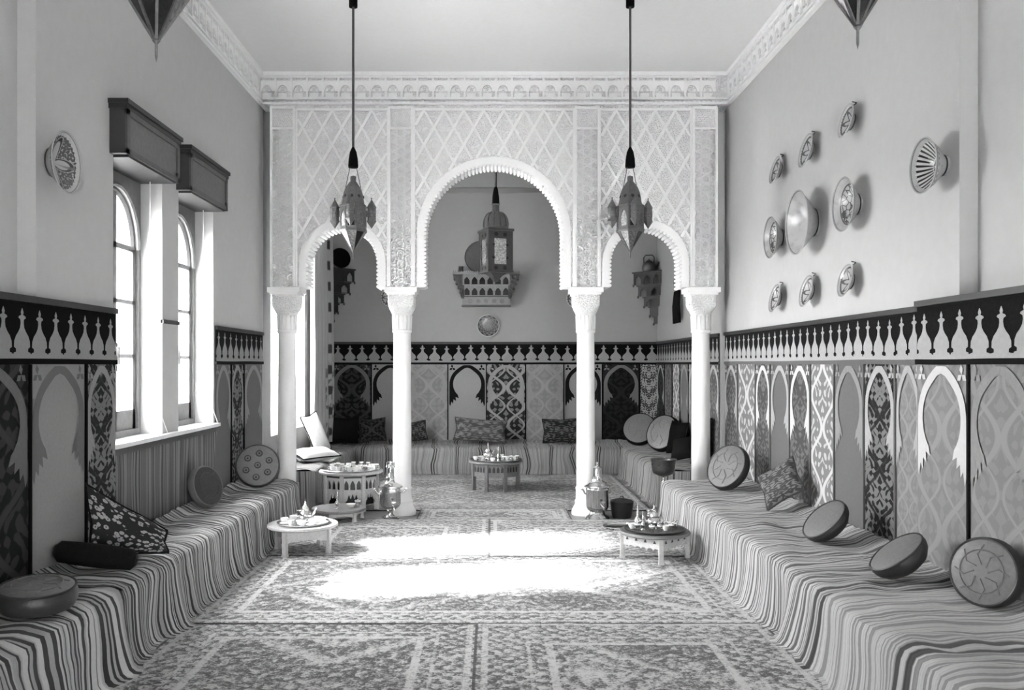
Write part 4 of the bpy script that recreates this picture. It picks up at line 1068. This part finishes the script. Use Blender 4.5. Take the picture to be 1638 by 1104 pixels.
# samovars -------------------------------------------------------------
def samovar(label, loc, rz, style):
    t = thing('samovar', label, 'samovar', loc, rz, 'brass samovars')
    if style == 'urn':
        m = MB(); m.box(-0.075, 0.075, -0.075, 0.075, 0.0, 0.018); m.box(-0.06, 0.06, -0.06, 0.06, 0.018, 0.03); m.lathe([(0.052, 0.03), (0.030, 0.05), (0.026, 0.075), (0.045, 0.10), (0.07, 0.112)], 24, cap=False); m.build('foot', 'brass', t, True)
        m = MB(); m.lathe([(0.06, 0.105), (0.095, 0.13), (0.108, 0.16), (0.108, 0.27), (0.112, 0.275), (0.112, 0.29), (0.104, 0.295), (0.104, 0.32), (0.125, 0.33), (0.125, 0.345), (0.09, 0.36), (0.06, 0.375)], 32, cap=False); m.build('body', 'brass', t, True)
        m = MB(); m.lathe([(0.06, 0.375), (0.046, 0.385), (0.038, 0.40), (0.038, 0.42), (0.044, 0.43), (0.036, 0.44), (0.036, 0.53), (0.048, 0.535), (0.048, 0.545), (0.043, 0.55), (0.045, 0.59), (0.036, 0.59), (0.03, 0.45)], 24, cap=False); m.build('chimney', 'silver', t, True)
        zh = 0.30
    else:
        m = MB(); m.lathe([(0.0, 0.0), (0.125, 0.0), (0.13, 0.01), (0.115, 0.03), (0.085, 0.05), (0.075, 0.075), (0.09, 0.09)], 32, cap=False); m.build('foot', 'brass', t, True)
        m = MB(); m.lathe([(0.07, 0.085), (0.105, 0.10), (0.112, 0.12), (0.116, 0.13), (0.116, 0.30), (0.12, 0.305), (0.12, 0.315), (0.116, 0.32), (0.138, 0.335), (0.138, 0.345), (0.11, 0.36), (0.095, 0.38), (0.062, 0.388)], 32, cap=False); m.build('body', 'brass', t, True)
        m = MB(); m.lathe([(0.062, 0.388), (0.056, 0.395), (0.056, 0.43), (0.048, 0.435), (0.044, 0.52), (0.048, 0.53), (0.03, 0.545), (0.012, 0.55), (0.012, 0.565), (0.018, 0.575), (0.0, 0.59)], 24, cap=False); m.build('chimney', 'brass', t, True)
        zh = 0.30
    for s in (-1, 1):
        m = MB(); m.tube([(s*0.112, 0, zh-0.04), (s*0.140, 0, zh-0.03), (s*0.155, 0, zh), (s*0.165, 0, zh+0.015), (s*0.178, 0, zh+0.005)], 0.009, 8); m.build('handle', 'brass', t, True)
    m = MB(); m.tube([(0, -0.105, 0.15), (0, -0.145, 0.15), (0, -0.16, 0.135), (0, -0.162, 0.115)], [0.012, 0.011, 0.009, 0.008], 8); sp = m.build('spigot', 'brass', t, True)
    m = MB(); m.tube([(0, -0.142, 0.15), (0, -0.142, 0.185)], 0.006, 6); m.box(-0.022, 0.022, -0.147, -0.137, 0.185, 0.20); m.build('tap_key', 'brass', sp)
    return t
samovar('brass samovar with open chimney and square foot beside the octagonal table', (-1.05, 9.05, 0.001), 0.35, 'urn')
samovar('brass samovar with capped chimney and round foot beside the dark pot', (1.09, 9.06, 0.001), 0.3, 'round')
# dark pot
t = thing('cooking_pot', 'squat dark pot with rim standing beside the capped samovar', 'pot', (1.355, 9.14, 0.001))
MB().lathe([(0.0, 0.0), (0.095, 0.0), (0.105, 0.03), (0.118, 0.13), (0.122, 0.165), (0.115, 0.17), (0.11, 0.13), (0.0, 0.12)], 28, cap=False).build('body', 'black_metal', t, True)
MB().lathe([(0.118, 0.168), (0.124, 0.172), (0.10, 0.185), (0.04, 0.20), (0.0, 0.205)], 28, cap=False).build('lid', 'leather_dark', t, True)
m = MB(); m.tube([(-0.02, 0, 0.20), (-0.015, 0, 0.22), (0.015, 0, 0.22), (0.02, 0, 0.20)], 0.005, 6); m.build('lid_handle', 'black_metal', t, True)
# brazier bowl on stand
t = thing('brazier', 'metal bowl brazier on a slender stand between the two banquettes', 'brazier', (1.775, 9.06, 0.001))
MB().lathe([(0.0, 0.44), (0.05, 0.445), (0.105, 0.475), (0.122, 0.53), (0.126, 0.60), (0.138, 0.612), (0.138, 0.620), (0.122, 0.612), (0.11, 0.53), (0.0, 0.47)], 32, cap=False).build('bowl', 'dark_metal', t, True)
MB().lathe([(0.035, 0.445), (0.014, 0.43), (0.016, 0.36), (0.022, 0.35), (0.014, 0.33), (0.015, 0.2), (0.024, 0.18), (0.015, 0.16), (0.018, 0.06), (0.04, 0.03), (0.075, 0.012), (0.078, 0.0)], 20, cap=False).build('stand', 'brass', t, True)
for k in range(8):
    a = 2*PI*k/8+0.2; m = MB(); m.lathe([(0.009, 0), (0.007, 0.004), (0, 0.005)], 8, cap=False); o = m.build('stud', 'black_metal', t, True, (0.124*math.cos(a), 0.124*math.sin(a), 0.565)); o.rotation_euler = euler_normal((math.cos(a), math.sin(a), 0))
# glass jar and flat tray behind table B
t = thing('glass_jar', 'clear glass jar with foot on the floor behind the scalloped table', 'jar', (1.56, 8.60, 0.022))
MB().lathe([(0.0, 0.0), (0.04, 0.0), (0.036, 0.01), (0.016, 0.03), (0.045, 0.06), (0.05, 0.10), (0.046, 0.14), (0.043, 0.14), (0.046, 0.10), (0.0, 0.05)], 20, cap=False).build('vessel', 'clear_glass', t, True)
MB().lathe([(0.044, 0.14), (0.047, 0.143), (0.047, 0.148), (0.043, 0.148)], 20, cap=False).build('rim', 'silver', t, True)
tray('dull metal tray lying on the rug behind the scalloped table', (1.24, 8.45, 0.024), 0.17, 'silver')

# ------------------------------------------------------------------ lanterns
def lantern(label, loc, drop, rz=0.2):
    """origin at the finial tip; drop = distance from tip to ceiling"""
    t = thing('hanging_lantern', label, 'lantern', loc, rz, 'star lanterns hanging from the ceiling'); n = 8
    ring = lambda r, z, o=0: [(r*math.cos(2*PI*(k+o)/n), r*math.sin(2*PI*(k+o)/n), z) for k in range(n)]
    m = MB(); m.lathe([(0.0, 0.0), (0.004, 0.02), (0.004, 0.055), (0.012, 0.065), (0.006, 0.075)], 8, cap=False); m.build('finial', 'lantern_metal', t, True)
    # lower spike of glass facets with metal ribs
    z0, z1, R1 = 0.07, 0.235, 0.110
    pm = ['pane_mid', 'pane_light', 'pane_mid', 'pane_dark', 'pane_light', 'pane_dark', 'pane_dark', 'pane_dark']  # pane tones ordered to paint lit and shaded sides of the lantern
    A, B = ring(0.008, z0), ring(R1, z1)
    for k in range(n):
        j = (k+1) % n; mm = MB(); mm.add([A[k], A[j], B[j], B[k]], [(0, 1, 2, 3)]); mm.build('spike_pane', pm[k], t)
        mm = MB(); mm.bar(A[k], B[k], 0.008, 0.008); mm.build('rib', 'lantern_metal', t)
    # girdle, body with framed panes
    m = MB(); m.lathe([(R1+0.004, z1-0.012), (0.118, z1), (0.118, z1+0.012), (0.110, z1+0.02)], n, cap=False); m.lathe([(0.110, 0.425), (0.118, 0.432), (0.118, 0.445), (0.108, 0.452)], n, cap=False); m.build('girdle', 'lantern_metal', t)
    C, Dd = ring(0.108, z1+0.01), ring(0.108, 0.432)
    for k in range(n):
        j = (k+1) % n; c = (Vector(C[k])+Vector(C[j]))/2; nrm = Vector((c[0], c[1], 0)).normalized(); sd = (Vector(C[j])-Vector(C[k])); w = sd.length; ang = math.atan2(nrm[1], nrm[0])+PI/2
        m = arch_board(w, 0, 0.19, 1, 0.135, w*0.66, -0.006, 0.0, 0.025); o = m.build('side_panel', 'lantern_metal', t, False, (c[0], c[1], z1+0.01)); o.rotation_euler = (0, 0, ang)
        mm = MB(); mm.box(-w*0.36, w*0.36, 0.0, 0.003, 0.02, 0.17); mm.build('pane', pm[(k*3+1) % 8], o)
    # stepped cupola
    m = MB(); m.lathe([(0.108, 0.445), (0.098, 0.46), (0.094, 0.475), (0.082, 0.55), (0.062, 0.60), (0.030, 0.645), (0.024, 0.65), (0.024, 0.69), (0.0, 0.70)], n, cap=False); dm = m.build('cupola', 'lantern_metal', t)
    for k in range(n):
        a = 2*PI*(k+0.5)/n; m = MB(); m.lathe([(0.016, 0), (0.010, 0.006), (0.0, 0.007)], 6, cap=False)
        o = m.build('boss', 'black_metal', dm, False, (0.083*math.cos(a), 0.083*math.sin(a), 0.52)); o.rotation_euler = euler_normal((math.cos(a), math.sin(a), 0.25))
    # satellites
    for k in range(4):
        a = 2*PI*k/4+PI/8
        s = bpy.data.objects.new('side_lantern', None); 
        m = MB(); r = 0.036
        m.lathe([(0.0, 0.255), (r+0.004, 0.315), (r+0.004, 0.322), (r, 0.324), (r, 0.425), (r+0.004, 0.427), (r+0.004, 0.434), (0.004, 0.495), (0.004, 0.505), (0.007, 0.508), (0.0, 0.515)], 6, cap=False)
        o = m.build('side_lantern', 'lantern_metal', t, False, (0.153*math.cos(a), 0.153*math.sin(a), 0)); o.rotation_euler = (0, 0, a)
        for q in range(6):
            b = 2*PI*(q+0.5)/6; mm = MB(); mm.lathe([(0.014, 0), (0.009, 0.003), (0, 0.004)], 8, cap=False); mm.v = [(v[0], v[1]*2.2, v[2]) for v in mm.v]
            oo = mm.build('pane', 'pane_mid', o, False, (0.0315*math.cos(b), 0.0315*math.sin(b), 0.375)); oo.rotation_euler = (PI/2, 0, b+PI/2)
        m = MB(); m.bar((-0.05, 0, 0.38), (-0.034, 0, 0.38), 0.02, 0.05); m.build('bracket', 'lantern_metal', o)
    m = MB()
    for a in (0.6, 0.6+PI): m.tube([(0.062*math.cos(a), 0.062*math.sin(a), 0.60), (0.022*math.cos(a), 0.022*math.sin(a), 0.79)], 0.003, 5)
    m.build('hanging_wire', 'dark_metal', t)
    m = MB(); m.lathe([(0.0, 0.765), (0.040, 0.765), (0.042, 0.78), (0.038, 0.84), (0.028, 0.895), (0.012, 0.93), (0.008, 0.94)], 16, cap=False); m.build('cord_cap', 'black_cloth', t, True)
    m = MB(); m.tube([(0, 0, 0.93), (0, 0, drop)], 0.010, 8); m.build('cord', 'cord', t, True)
    m = MB(); m.lathe([(0.036, drop-0.09), (0.036, drop-0.02), (0.05, drop)], 16); m.build('ceiling_rose', 'black_cloth', t, True)
    return t
p = P(565, 415, 7.3); l0 = lantern('star lantern on a long cord nearer the windows, before the arcade', p, ZC-p.z, 2.75)
p2 = P(1008, 416, 7.3); dup(l0, (p2.x, p2.y, p.z), (0, 0, 2.85), 'star lantern on a long cord nearer the wall bowls, before the arcade')
p3 = P(250, 101, 2.545); dup(l0, (p3.x, p3.y, p.z), (0, 0, -0.39), 'star lantern hanging high with only its glass spike showing, window side')
p4 = P(1372, 80, 2.44); dup(l0, (p4.x, p4.y, p.z), (0, 0, -0.33), 'star lantern hanging high with only its glass spike showing, wall bowl side')
# square domed lantern in the alcove
D = 11.0; pt = P(793, 452, D); t = thing('domed_lantern', 'large square lantern with ribbed dome hanging in the alcove', 'lantern', (pt.x, pt.y, pt.z), 0.38)
k = D/F
m = MB(); m.lathe([(0.0, 0.0), (0.03, 0.01), (0.08, 0.07), (0.15, 0.115), (0.15, 0.125)], 4, a0=PI/4); m.build('lower_spike', 'dark_metal', t)
hb, z0, z1 = 0.165, 0.125, 0.63
m = MB()
for sx in (-1, 1):
    for sy in (-1, 1): m.box(min(sx*hb, sx*(hb-0.03)), max(sx*hb, sx*(hb-0.03)), min(sy*hb, sy*(hb-0.03)), max(sy*hb, sy*(hb-0.03)), z0, z1)
m.box(-hb-0.012, hb+0.012, -hb-0.012, hb+0.012, z1, z1+0.03); m.box(-hb-0.008, hb+0.008, -hb-0.008, hb+0.008, z0-0.01, z0+0.012); m.build('frame', 'dark_metal', t)
for q in range(4):
    m = MB(); w = 2*hb-0.06
    m.box(-w/2, w/2, 0, 0.01, 0, 0.09); m.box(-w/2, w/2, 0, 0.01, 0.41, 0.505); m.box(-w/2, -w/2+0.055, 0, 0.01, 0.09, 0.41); m.box(w/2-0.055, w/2, 0, 0.01, 0.09, 0.41)
    a = q*PI/2; o = m.build('side_panel', 'dark_metal', t, False, (hb*0.97*math.sin(a), -hb*0.97*math.cos(a), z0)); o.rotation_euler = (0, 0, a)
    m = MB(); m.box(-w/2+0.05, w/2-0.05, 0.006, 0.010, 0.085, 0.415); m.build('pane', ('pane_light', 'pane_dark', 'pane_mid', 'pane_mid')[q], o)
    for px_, pz_ in ((-0.06, 0.045), (0.06, 0.045), (-0.06, 0.458), (0.06, 0.458), (-0.092, 0.17), (-0.092, 0.33), (0.092, 0.17), (0.092, 0.33)):
        mm = MB(); mm.lathe([(0.026 if abs(px_) < 0.08 else 0.018, 0), (0.015, 0.005), (0, 0.006)], 10, cap=False); oo = mm.build('boss', 'black_metal', o, True, (px_, -0.001, pz_)); oo.rotation_euler = (PI/2, 0, 0)
m = MB(); m.lathe([(0.165, z1+0.03), (0.165, z1+0.05), (0.155, z1+0.055), (0.158, z1+0.10), (0.150, z1+0.16), (0.125, z1+0.21), (0.085, z1+0.245), (0.05, z1+0.26), (0.046, z1+0.27), (0.046, z1+0.34), (0.058, z1+0.345), (0.058, z1+0.355), (0.03, z1+0.36)], 24, cap=False); dm = m.build('dome', 'lantern_metal', t, True)
for q in range(12):
    a = 2*PI*q/12; mm = MB(); mm.tube([(r*math.cos(a), r*math.sin(a), z) for r, z in ((0.157, z1+0.06), (0.160, z1+0.10), (0.152, z1+0.16), (0.127, z1+0.212), (0.087, z1+0.247))], 0.006, 5); mm.build('rib', 'dark_metal', dm, True)
m = MB(); m.lathe([(0.045, z1+0.36), (0.046, z1+0.375), (0.042, z1+0.45), (0.028, z1+0.54), (0.012, z1+0.58)], 16); m.build('cord_cap', 'black_cloth', t, True)
m = MB(); m.tube([(0, 0, z1+0.56), (0, 0, ZC-pt.z)], 0.016, 8); m.build('cord', 'cord', t, True)

# ------------------------------------------------------------------ pottery on the walls
def bowl(label, R, depth, mat, loc, side, tilt=0.0, foot=0.38, group='painted bowls on the wall'):
    """local +Z points out of the wall"""
    t = thing('wall_bowl', label, 'bowl', loc, 0, group)
    nrm = Vector((side*math.cos(tilt), 0, math.sin(tilt)*1.0)); t.rotation_euler = nrm.to_track_quat('Z', 'Y').to_euler()
    fr_ = R*foot
    m = MB(); m.lathe([(fr_, 0.0), (fr_, depth*0.18), (fr_*1.05, depth*0.2), (R*0.75, depth*0.6), (R*0.99, depth*0.97)], 32, cap=False); m.build('outside', 'pot_plain', t, True)
    prof = [(R*k/16, depth*(0.24+0.74*(k/16)**2.2)) for k in range(17)]
    m = MB(); m.lathe(prof, 48, cap=False); m.build('painted_inside', mat, t, True)
    m = MB(); m.tube([(R*0.995*math.cos(2*PI*q/40), R*0.995*math.sin(2*PI*q/40), depth*0.975) for q in range(41)], max(0.004, R*0.02), 5); m.build('rim', 'pot_plain', t, True)
    m = MB(); fo = fr_*1.02; m.tube([(fo*math.cos(2*PI*q/24), fo*math.sin(2*PI*q/24), depth*0.15) for q in range(25)], 0.005, 5); m.build('hanging_wire', 'black_metal', t, True)
    return t
def wb(label, px, py, hpx, side, mat, depth, tilt=0.0, foot=0.38):
    Xw = XR-0.002 if side < 0 else XL+0.002
    xr = Xw+side*depth; Dd = xr*F/(px-VX); R = hpx/2*Dd/F; z = CH-(py-VY)/F*Dd
    return bowl(label, R, depth, mat, (Xw, Dd, z), side, tilt, foot)
wb('large pale bowl in the middle of the wall group', 1273, 356, 102, -1, 'pot_plain', 0.16, foot=0.42)
wb('net-patterned bowl in the middle row nearest the ray-painted bowl', 1347, 327, 86, -1, 'pot_net', 0.115)
wb('net-patterned bowl in the middle row nearest the arcade', 1231, 380, 66, -1, 'pot_net', 0.115)
for lab, px, py, h in (('small star-painted bowl in the top row nearest the ray-painted bowl', 1357, 196, 54), ('small star-painted bowl in the middle of the top row', 1292, 243, 54), ('small star-painted bowl in the top row nearest the arcade', 1243, 274, 44),
                       ('small star-painted bowl in the bottom row nearest the ray-painted bowl', 1356, 451, 53), ('small star-painted bowl in the middle of the bottom row', 1293, 468, 51), ('small star-painted bowl in the bottom row nearest the arcade', 1242, 479, 45)):
    b = wb(lab, px, py, h, -1, 'pot_star', 0.055, 0.0, 0.45)
    b.rotation_euler = Vector((-0.93, 0.0, 0.20)).to_track_quat('Z', 'Y').to_euler(); b.location.x -= 0.024
    R_ = h/2*b.location.y/F
    m = MB(); m.tube([(0.0, R_*1.02, 0.02), (0.0, R_*1.22, 0.0)], 0.0035, 5); m.tube([(0.0, R_*1.2, -0.02), (0.0, R_*1.2, 0.035)], 0.004, 5); m.build('hook', 'black_metal', b)
wb('bold black ray-painted bowl alone above the pale hanging', 1475, 265, 88, -1, 'pot_rays', 0.13, 0.0, 0.36)
wb('petal-painted bowl alone on the wall beside the windows', 108, 260, 98, 1, 'pot_petals', 0.10, 0.0, 0.45)
# plates on the far wall
def far_plate(label, px, py, R, mat, name='wall_plate'):
    q = P(px, py, YF-0.02); t = thing(name, label, 'plate', (q.x, YF-0.003, q.z), 0, 'plates on the alcove wall'); t.rotation_euler = (PI/2, 0, 0)
    m = MB(); m.lathe([(R*0.5, 0.0), (R*0.55, 0.01), (R*0.98, 0.032), (R, 0.036)], 32, cap=False); m.build('outside', 'pot_plain', t, True)
    m = MB(); m.lathe([(R*k_/12, 0.022+0.014*(k_/12)**3) for k_ in range(13)], 40, cap=False); m.build('painted_inside', mat, t, True)
    m = MB(); m.tube([(R*math.cos(2*PI*q_/32), R*math.sin(2*PI*q_/32), 0.034) for q_ in range(33)], 0.007, 5); m.build('rim', 'pot_plain', t, True)
    return t
far_plate('round painted plate below the carved shelf on the alcove wall', 781, 521, 0.165, 'pot_rosette')
far_plate('painted plate half hidden behind the column nearer the windows', 624, 476, 0.14, 'pot_star')
far_plate('painted plate half hidden behind the column nearer the kettle', 921, 478, 0.14, 'pot_star')

# ------------------------------------------------------------------ carved shelves
q = P(778, 490, YF); t = thing('carved_shelf', 'carved wooden shelf with two rows of small arches on the alcove wall', 'shelf', (q.x, YF-0.002, q.z))
MB().box(-0.36, 0.36, -0.20, 0, 0.0, 0.13).build('base_panel', 'table_brown', t)
for i in range(5):
    m = MB(); m.lathe([(0.035, 0), (0.03, 0.006), (0.012, 0.008), (0, 0.004)], 8, cap=False); o = m.build('rosette', 'leather_light', t, False, (-0.24+0.12*i, -0.201, 0.065)); o.rotation_euler = (PI/2, 0, 0)
m = MB(); m.box(-0.37, 0.37, -0.21, 0, -0.012, 0.008); m.box(-0.37, 0.37, -0.21, 0, 0.125, 0.14); m.build('base_moulding', 'brown_wood', t)
MB().box(-0.34, 0.34, -0.03, 0, 0.14, 0.48).build('back_board', 'inlay_dark', t)
for z, y, w in ((0.14, -0.20, 0.70), (0.30, -0.24, 0.70)):
    m = arch_board(w, 0, 0.165, 6, 0.11, 0.085, -0.015, 0.0, 0.012); m.build('arch_row', 'table_brown', t, False, (0, y, z)); MB().box(-w/2, w/2, y, 0, z+0.16, z+0.172).build('inner_shelf', 'brown_wood', t)
for s in (-1, 1):
    m = MB()
    for j, (z0_, z1_, e) in enumerate(((0.10, 0.18, 0.02), (0.18, 0.25, 0.05), (0.25, 0.32, 0.08), (0.32, 0.39, 0.11), (0.39, 0.455, 0.14))):
        m.box(min(s*0.33, s*(0.35+e)), max(s*0.33, s*(0.35+e)), -0.22, 0, z0_, z1_)
        m.lathe([(0.03, 0), (0.022, 0.008), (0.0, 0.01)], 8, (s*(0.345+e*0.5), 0, 0), cap=False); b = len(m.v)-24
        for i in range(b, len(m.v)): v = m.v[i]; m.v[i] = (v[0], -0.22-v[2], (z0_+z1_)/2+v[1])
    m.build('side_bracket', 'brown_wood', t)
m = MB(); m.box(-0.50, 0.50, -0.30, 0, 0.462, 0.485); m.build('top_board', 'table_brown', t)
m = MB()
for i in range(34): x = -0.485+i*0.0294; m.prism([(x-0.013, 0.485), (x+0.013, 0.485), (x, 0.52)], 'y', -0.30, -0.288)
tag(m.build('cresting', 'table_brown', t), kind='stuff')
zt = q.z+0.486
t = thing('round_tray', 'large round metal tray standing upright on the carved shelf', 'tray', (P(770, 418, YF-0.1).x, YF-0.055, zt+0.25)); t.rotation_euler = (PI/2-0.12, 0, 0)
MB().lathe([(0.0, 0), (0.235, 0), (0.25, 0.012), (0.245, 0.016), (0.225, 0.006), (0.0, 0.006)], 40, cap=False).build('dish', 'lantern_metal', t, True)
m = MB(); m.tube([(0.248*math.cos(2*PI*k_/40), 0.248*math.sin(2*PI*k_/40), 0.014) for k_ in range(41)], 0.007, 5); m.build('rim', 'dark_metal', t, True)
t = thing('small_pot', 'tiny dark lidded pot at the end of the carved shelf', 'pot', (P(738, 430, YF-0.15).x, YF-0.16, zt))
MB().lathe([(0.0, 0.0), (0.035, 0.0), (0.042, 0.03), (0.028, 0.06), (0.03, 0.065), (0.0, 0.066)], 16, cap=False).build('body', 'black_metal', t, True)
MB().lathe([(0.032, 0.064), (0.03, 0.08), (0.034, 0.10), (0.0, 0.105)], 16, cap=False).build('lid', 'black_metal', t, True)
# corner shelves
def corner_shelf(label, px, ztop, sgn):
    x0 = XL+0.004 if sgn > 0 else XR-0.004
    t = thing('corner_shelf', label, 'shelf', (x0, YF-0.004, 0), 0, 'stepped corner shelves')
    tiers = [(0.36, ztop-0.20, ztop, 3), (0.29, ztop-0.37, ztop-0.20, 2), (0.20, ztop-0.52, ztop-0.37, 1), (0.11, ztop-0.66, ztop-0.52, 0), (0.05, ztop-0.78, ztop-0.66, 0)]
    for i, (l, za, zb_, n) in enumerate(tiers):
        m = MB(); m.prism([(0, 0), (sgn*(l+0.02), 0), (0, -(l+0.02))] if sgn < 0 else [(0, 0), (0, -(l+0.02)), (l+0.02, 0)], 'z', zb_-0.022, zb_); m.build('board', 'dark_wood', t)
        w = l*math.sqrt(2)*0.96
        if n:
            m = arch_board(w, 0, zb_-0.02-za, n, (zb_-za)*0.68, w/n*0.62, -0.006, 0.006, 0.008); o = m.build('arch_panel', 'dark_wood', t, False, (sgn*l/2, -l/2, za)); o.rotation_euler = (0, 0, sgn*PI/4)
            MB().prism([(0, 0), (sgn*l*0.55, 0), (0, -l*0.55)] if sgn < 0 else [(0, 0), (0, -l*0.55), (l*0.55, 0)], 'z', za, zb_-0.02).build('back', 'inlay_dark', t)
        else:
            MB().prism([(0, 0), (sgn*l, 0), (0, -l)] if sgn < 0 else [(0, 0), (0, -l), (l, 0)], 'z', za, zb_-0.02).build('bracket', 'dark_wood', t)
        for e in range(1):
            m = MB(); m.lathe([(0.0, -0.03), (0.016, -0.02), (0.01, 0.0), (0.018, 0.01)], 8); m.build('pendant', 'brown_wood', t, True, (sgn*l, -0.012, za))
    return t
zl = P(530, 431, YF).z; corner_shelf('stepped corner shelf carrying a black round tray, beside the curtain', 530, zl, 1)
zr = P(1040, 436, YF).z; corner_shelf('stepped corner shelf carrying a kettle, in the far alcove corner', 1040, zr, -1)
t = thing('black_tray', 'black round tray standing on the corner shelf beside the curtain', 'tray', (XL+0.17, YF-0.13, zl+0.155)); t.rotation_euler = (PI/2-0.15, 0, 0.5)
MB().lathe([(0.0, 0), (0.145, 0), (0.155, 0.010), (0.15, 0.014), (0.135, 0.006), (0.0, 0.006)], 36, cap=False).build('dish', 'black_cloth', t, True)
m = MB(); m.tube([(0.153*math.cos(2*PI*k_/36), 0.153*math.sin(2*PI*k_/36), 0.012) for k_ in range(37)], 0.004, 5); m.build('rim', 'black_metal', t, True)
t = thing('kettle', 'dark metal kettle with loop handle on the far corner shelf', 'kettle', (XR-0.15, YF-0.14, zr), -0.4)
MB().lathe([(0.0, 0.0), (0.085, 0.0), (0.10, 0.02), (0.105, 0.07), (0.09, 0.12), (0.05, 0.145), (0.0, 0.15)], 24, cap=False).build('body', 'dark_metal', t, True)
MB().lathe([(0.05, 0.145), (0.04, 0.16), (0.01, 0.17), (0.012, 0.185), (0.0, 0.19)], 16, cap=False).build('lid', 'dark_metal', t, True)
m = MB(); m.tube([(-0.075, 0, 0.13), (-0.08, 0, 0.21), (-0.05, 0, 0.245), (0.05, 0, 0.245), (0.08, 0, 0.21), (0.075, 0, 0.13)], 0.008, 8); m.build('handle', 'black_metal', t, True)
m = MB(); m.tube([(0.095, 0, 0.06), (0.13, 0, 0.09), (0.15, 0, 0.14)], [0.02, 0.014, 0.010], 8); m.build('spout', 'dark_metal', t, True)
# dark tasselled bag on the alcove side wall
q = P(1086, 395, 11.6); t = thing('tasselled_bag', 'black tasselled bag and straps hanging on the alcove side wall', 'bag', (XR-0.02, 11.6, q.z-1.03))
m = MB(); m.tube([(0, 0.05, 1.02), (-0.02, 0.10, 0.85), (-0.03, 0.12, 0.66)], 0.010, 6); m.tube([(0, 0.05, 1.02), (-0.02, -0.04, 0.85), (-0.03, -0.08, 0.66)], 0.010, 6); m.build('strap', 'black_cloth', t, True)
m = MB(); m.grid(10, 10, lambda u, v: (-0.03-0.045*math.sin(PI*u)*math.sin(PI*v), -0.14+0.34*u, 0.44+0.24*v), None, flip=True); m.grid(10, 10, lambda u, v: (-0.02, -0.14+0.34*u, 0.44+0.24*v), None); m.build('pouch', 'leather_dark', t, True)
for i in range(7):
    y = -0.12+0.05*i; m = MB(); m.tube([(-0.03, y, 0.45), (-0.045, y+0.01, 0.25), (-0.035, y, 0.02+0.03*(i % 3))], [0.014, 0.020, 0.024], 7); m.build('tassel', 'black_cloth', t, True)
m = MB(); m.tube([(0.0, 0.05, 1.03), (-0.05, 0.05, 1.03)], 0.006, 6); m.build('hook', 'black_metal', t, True)
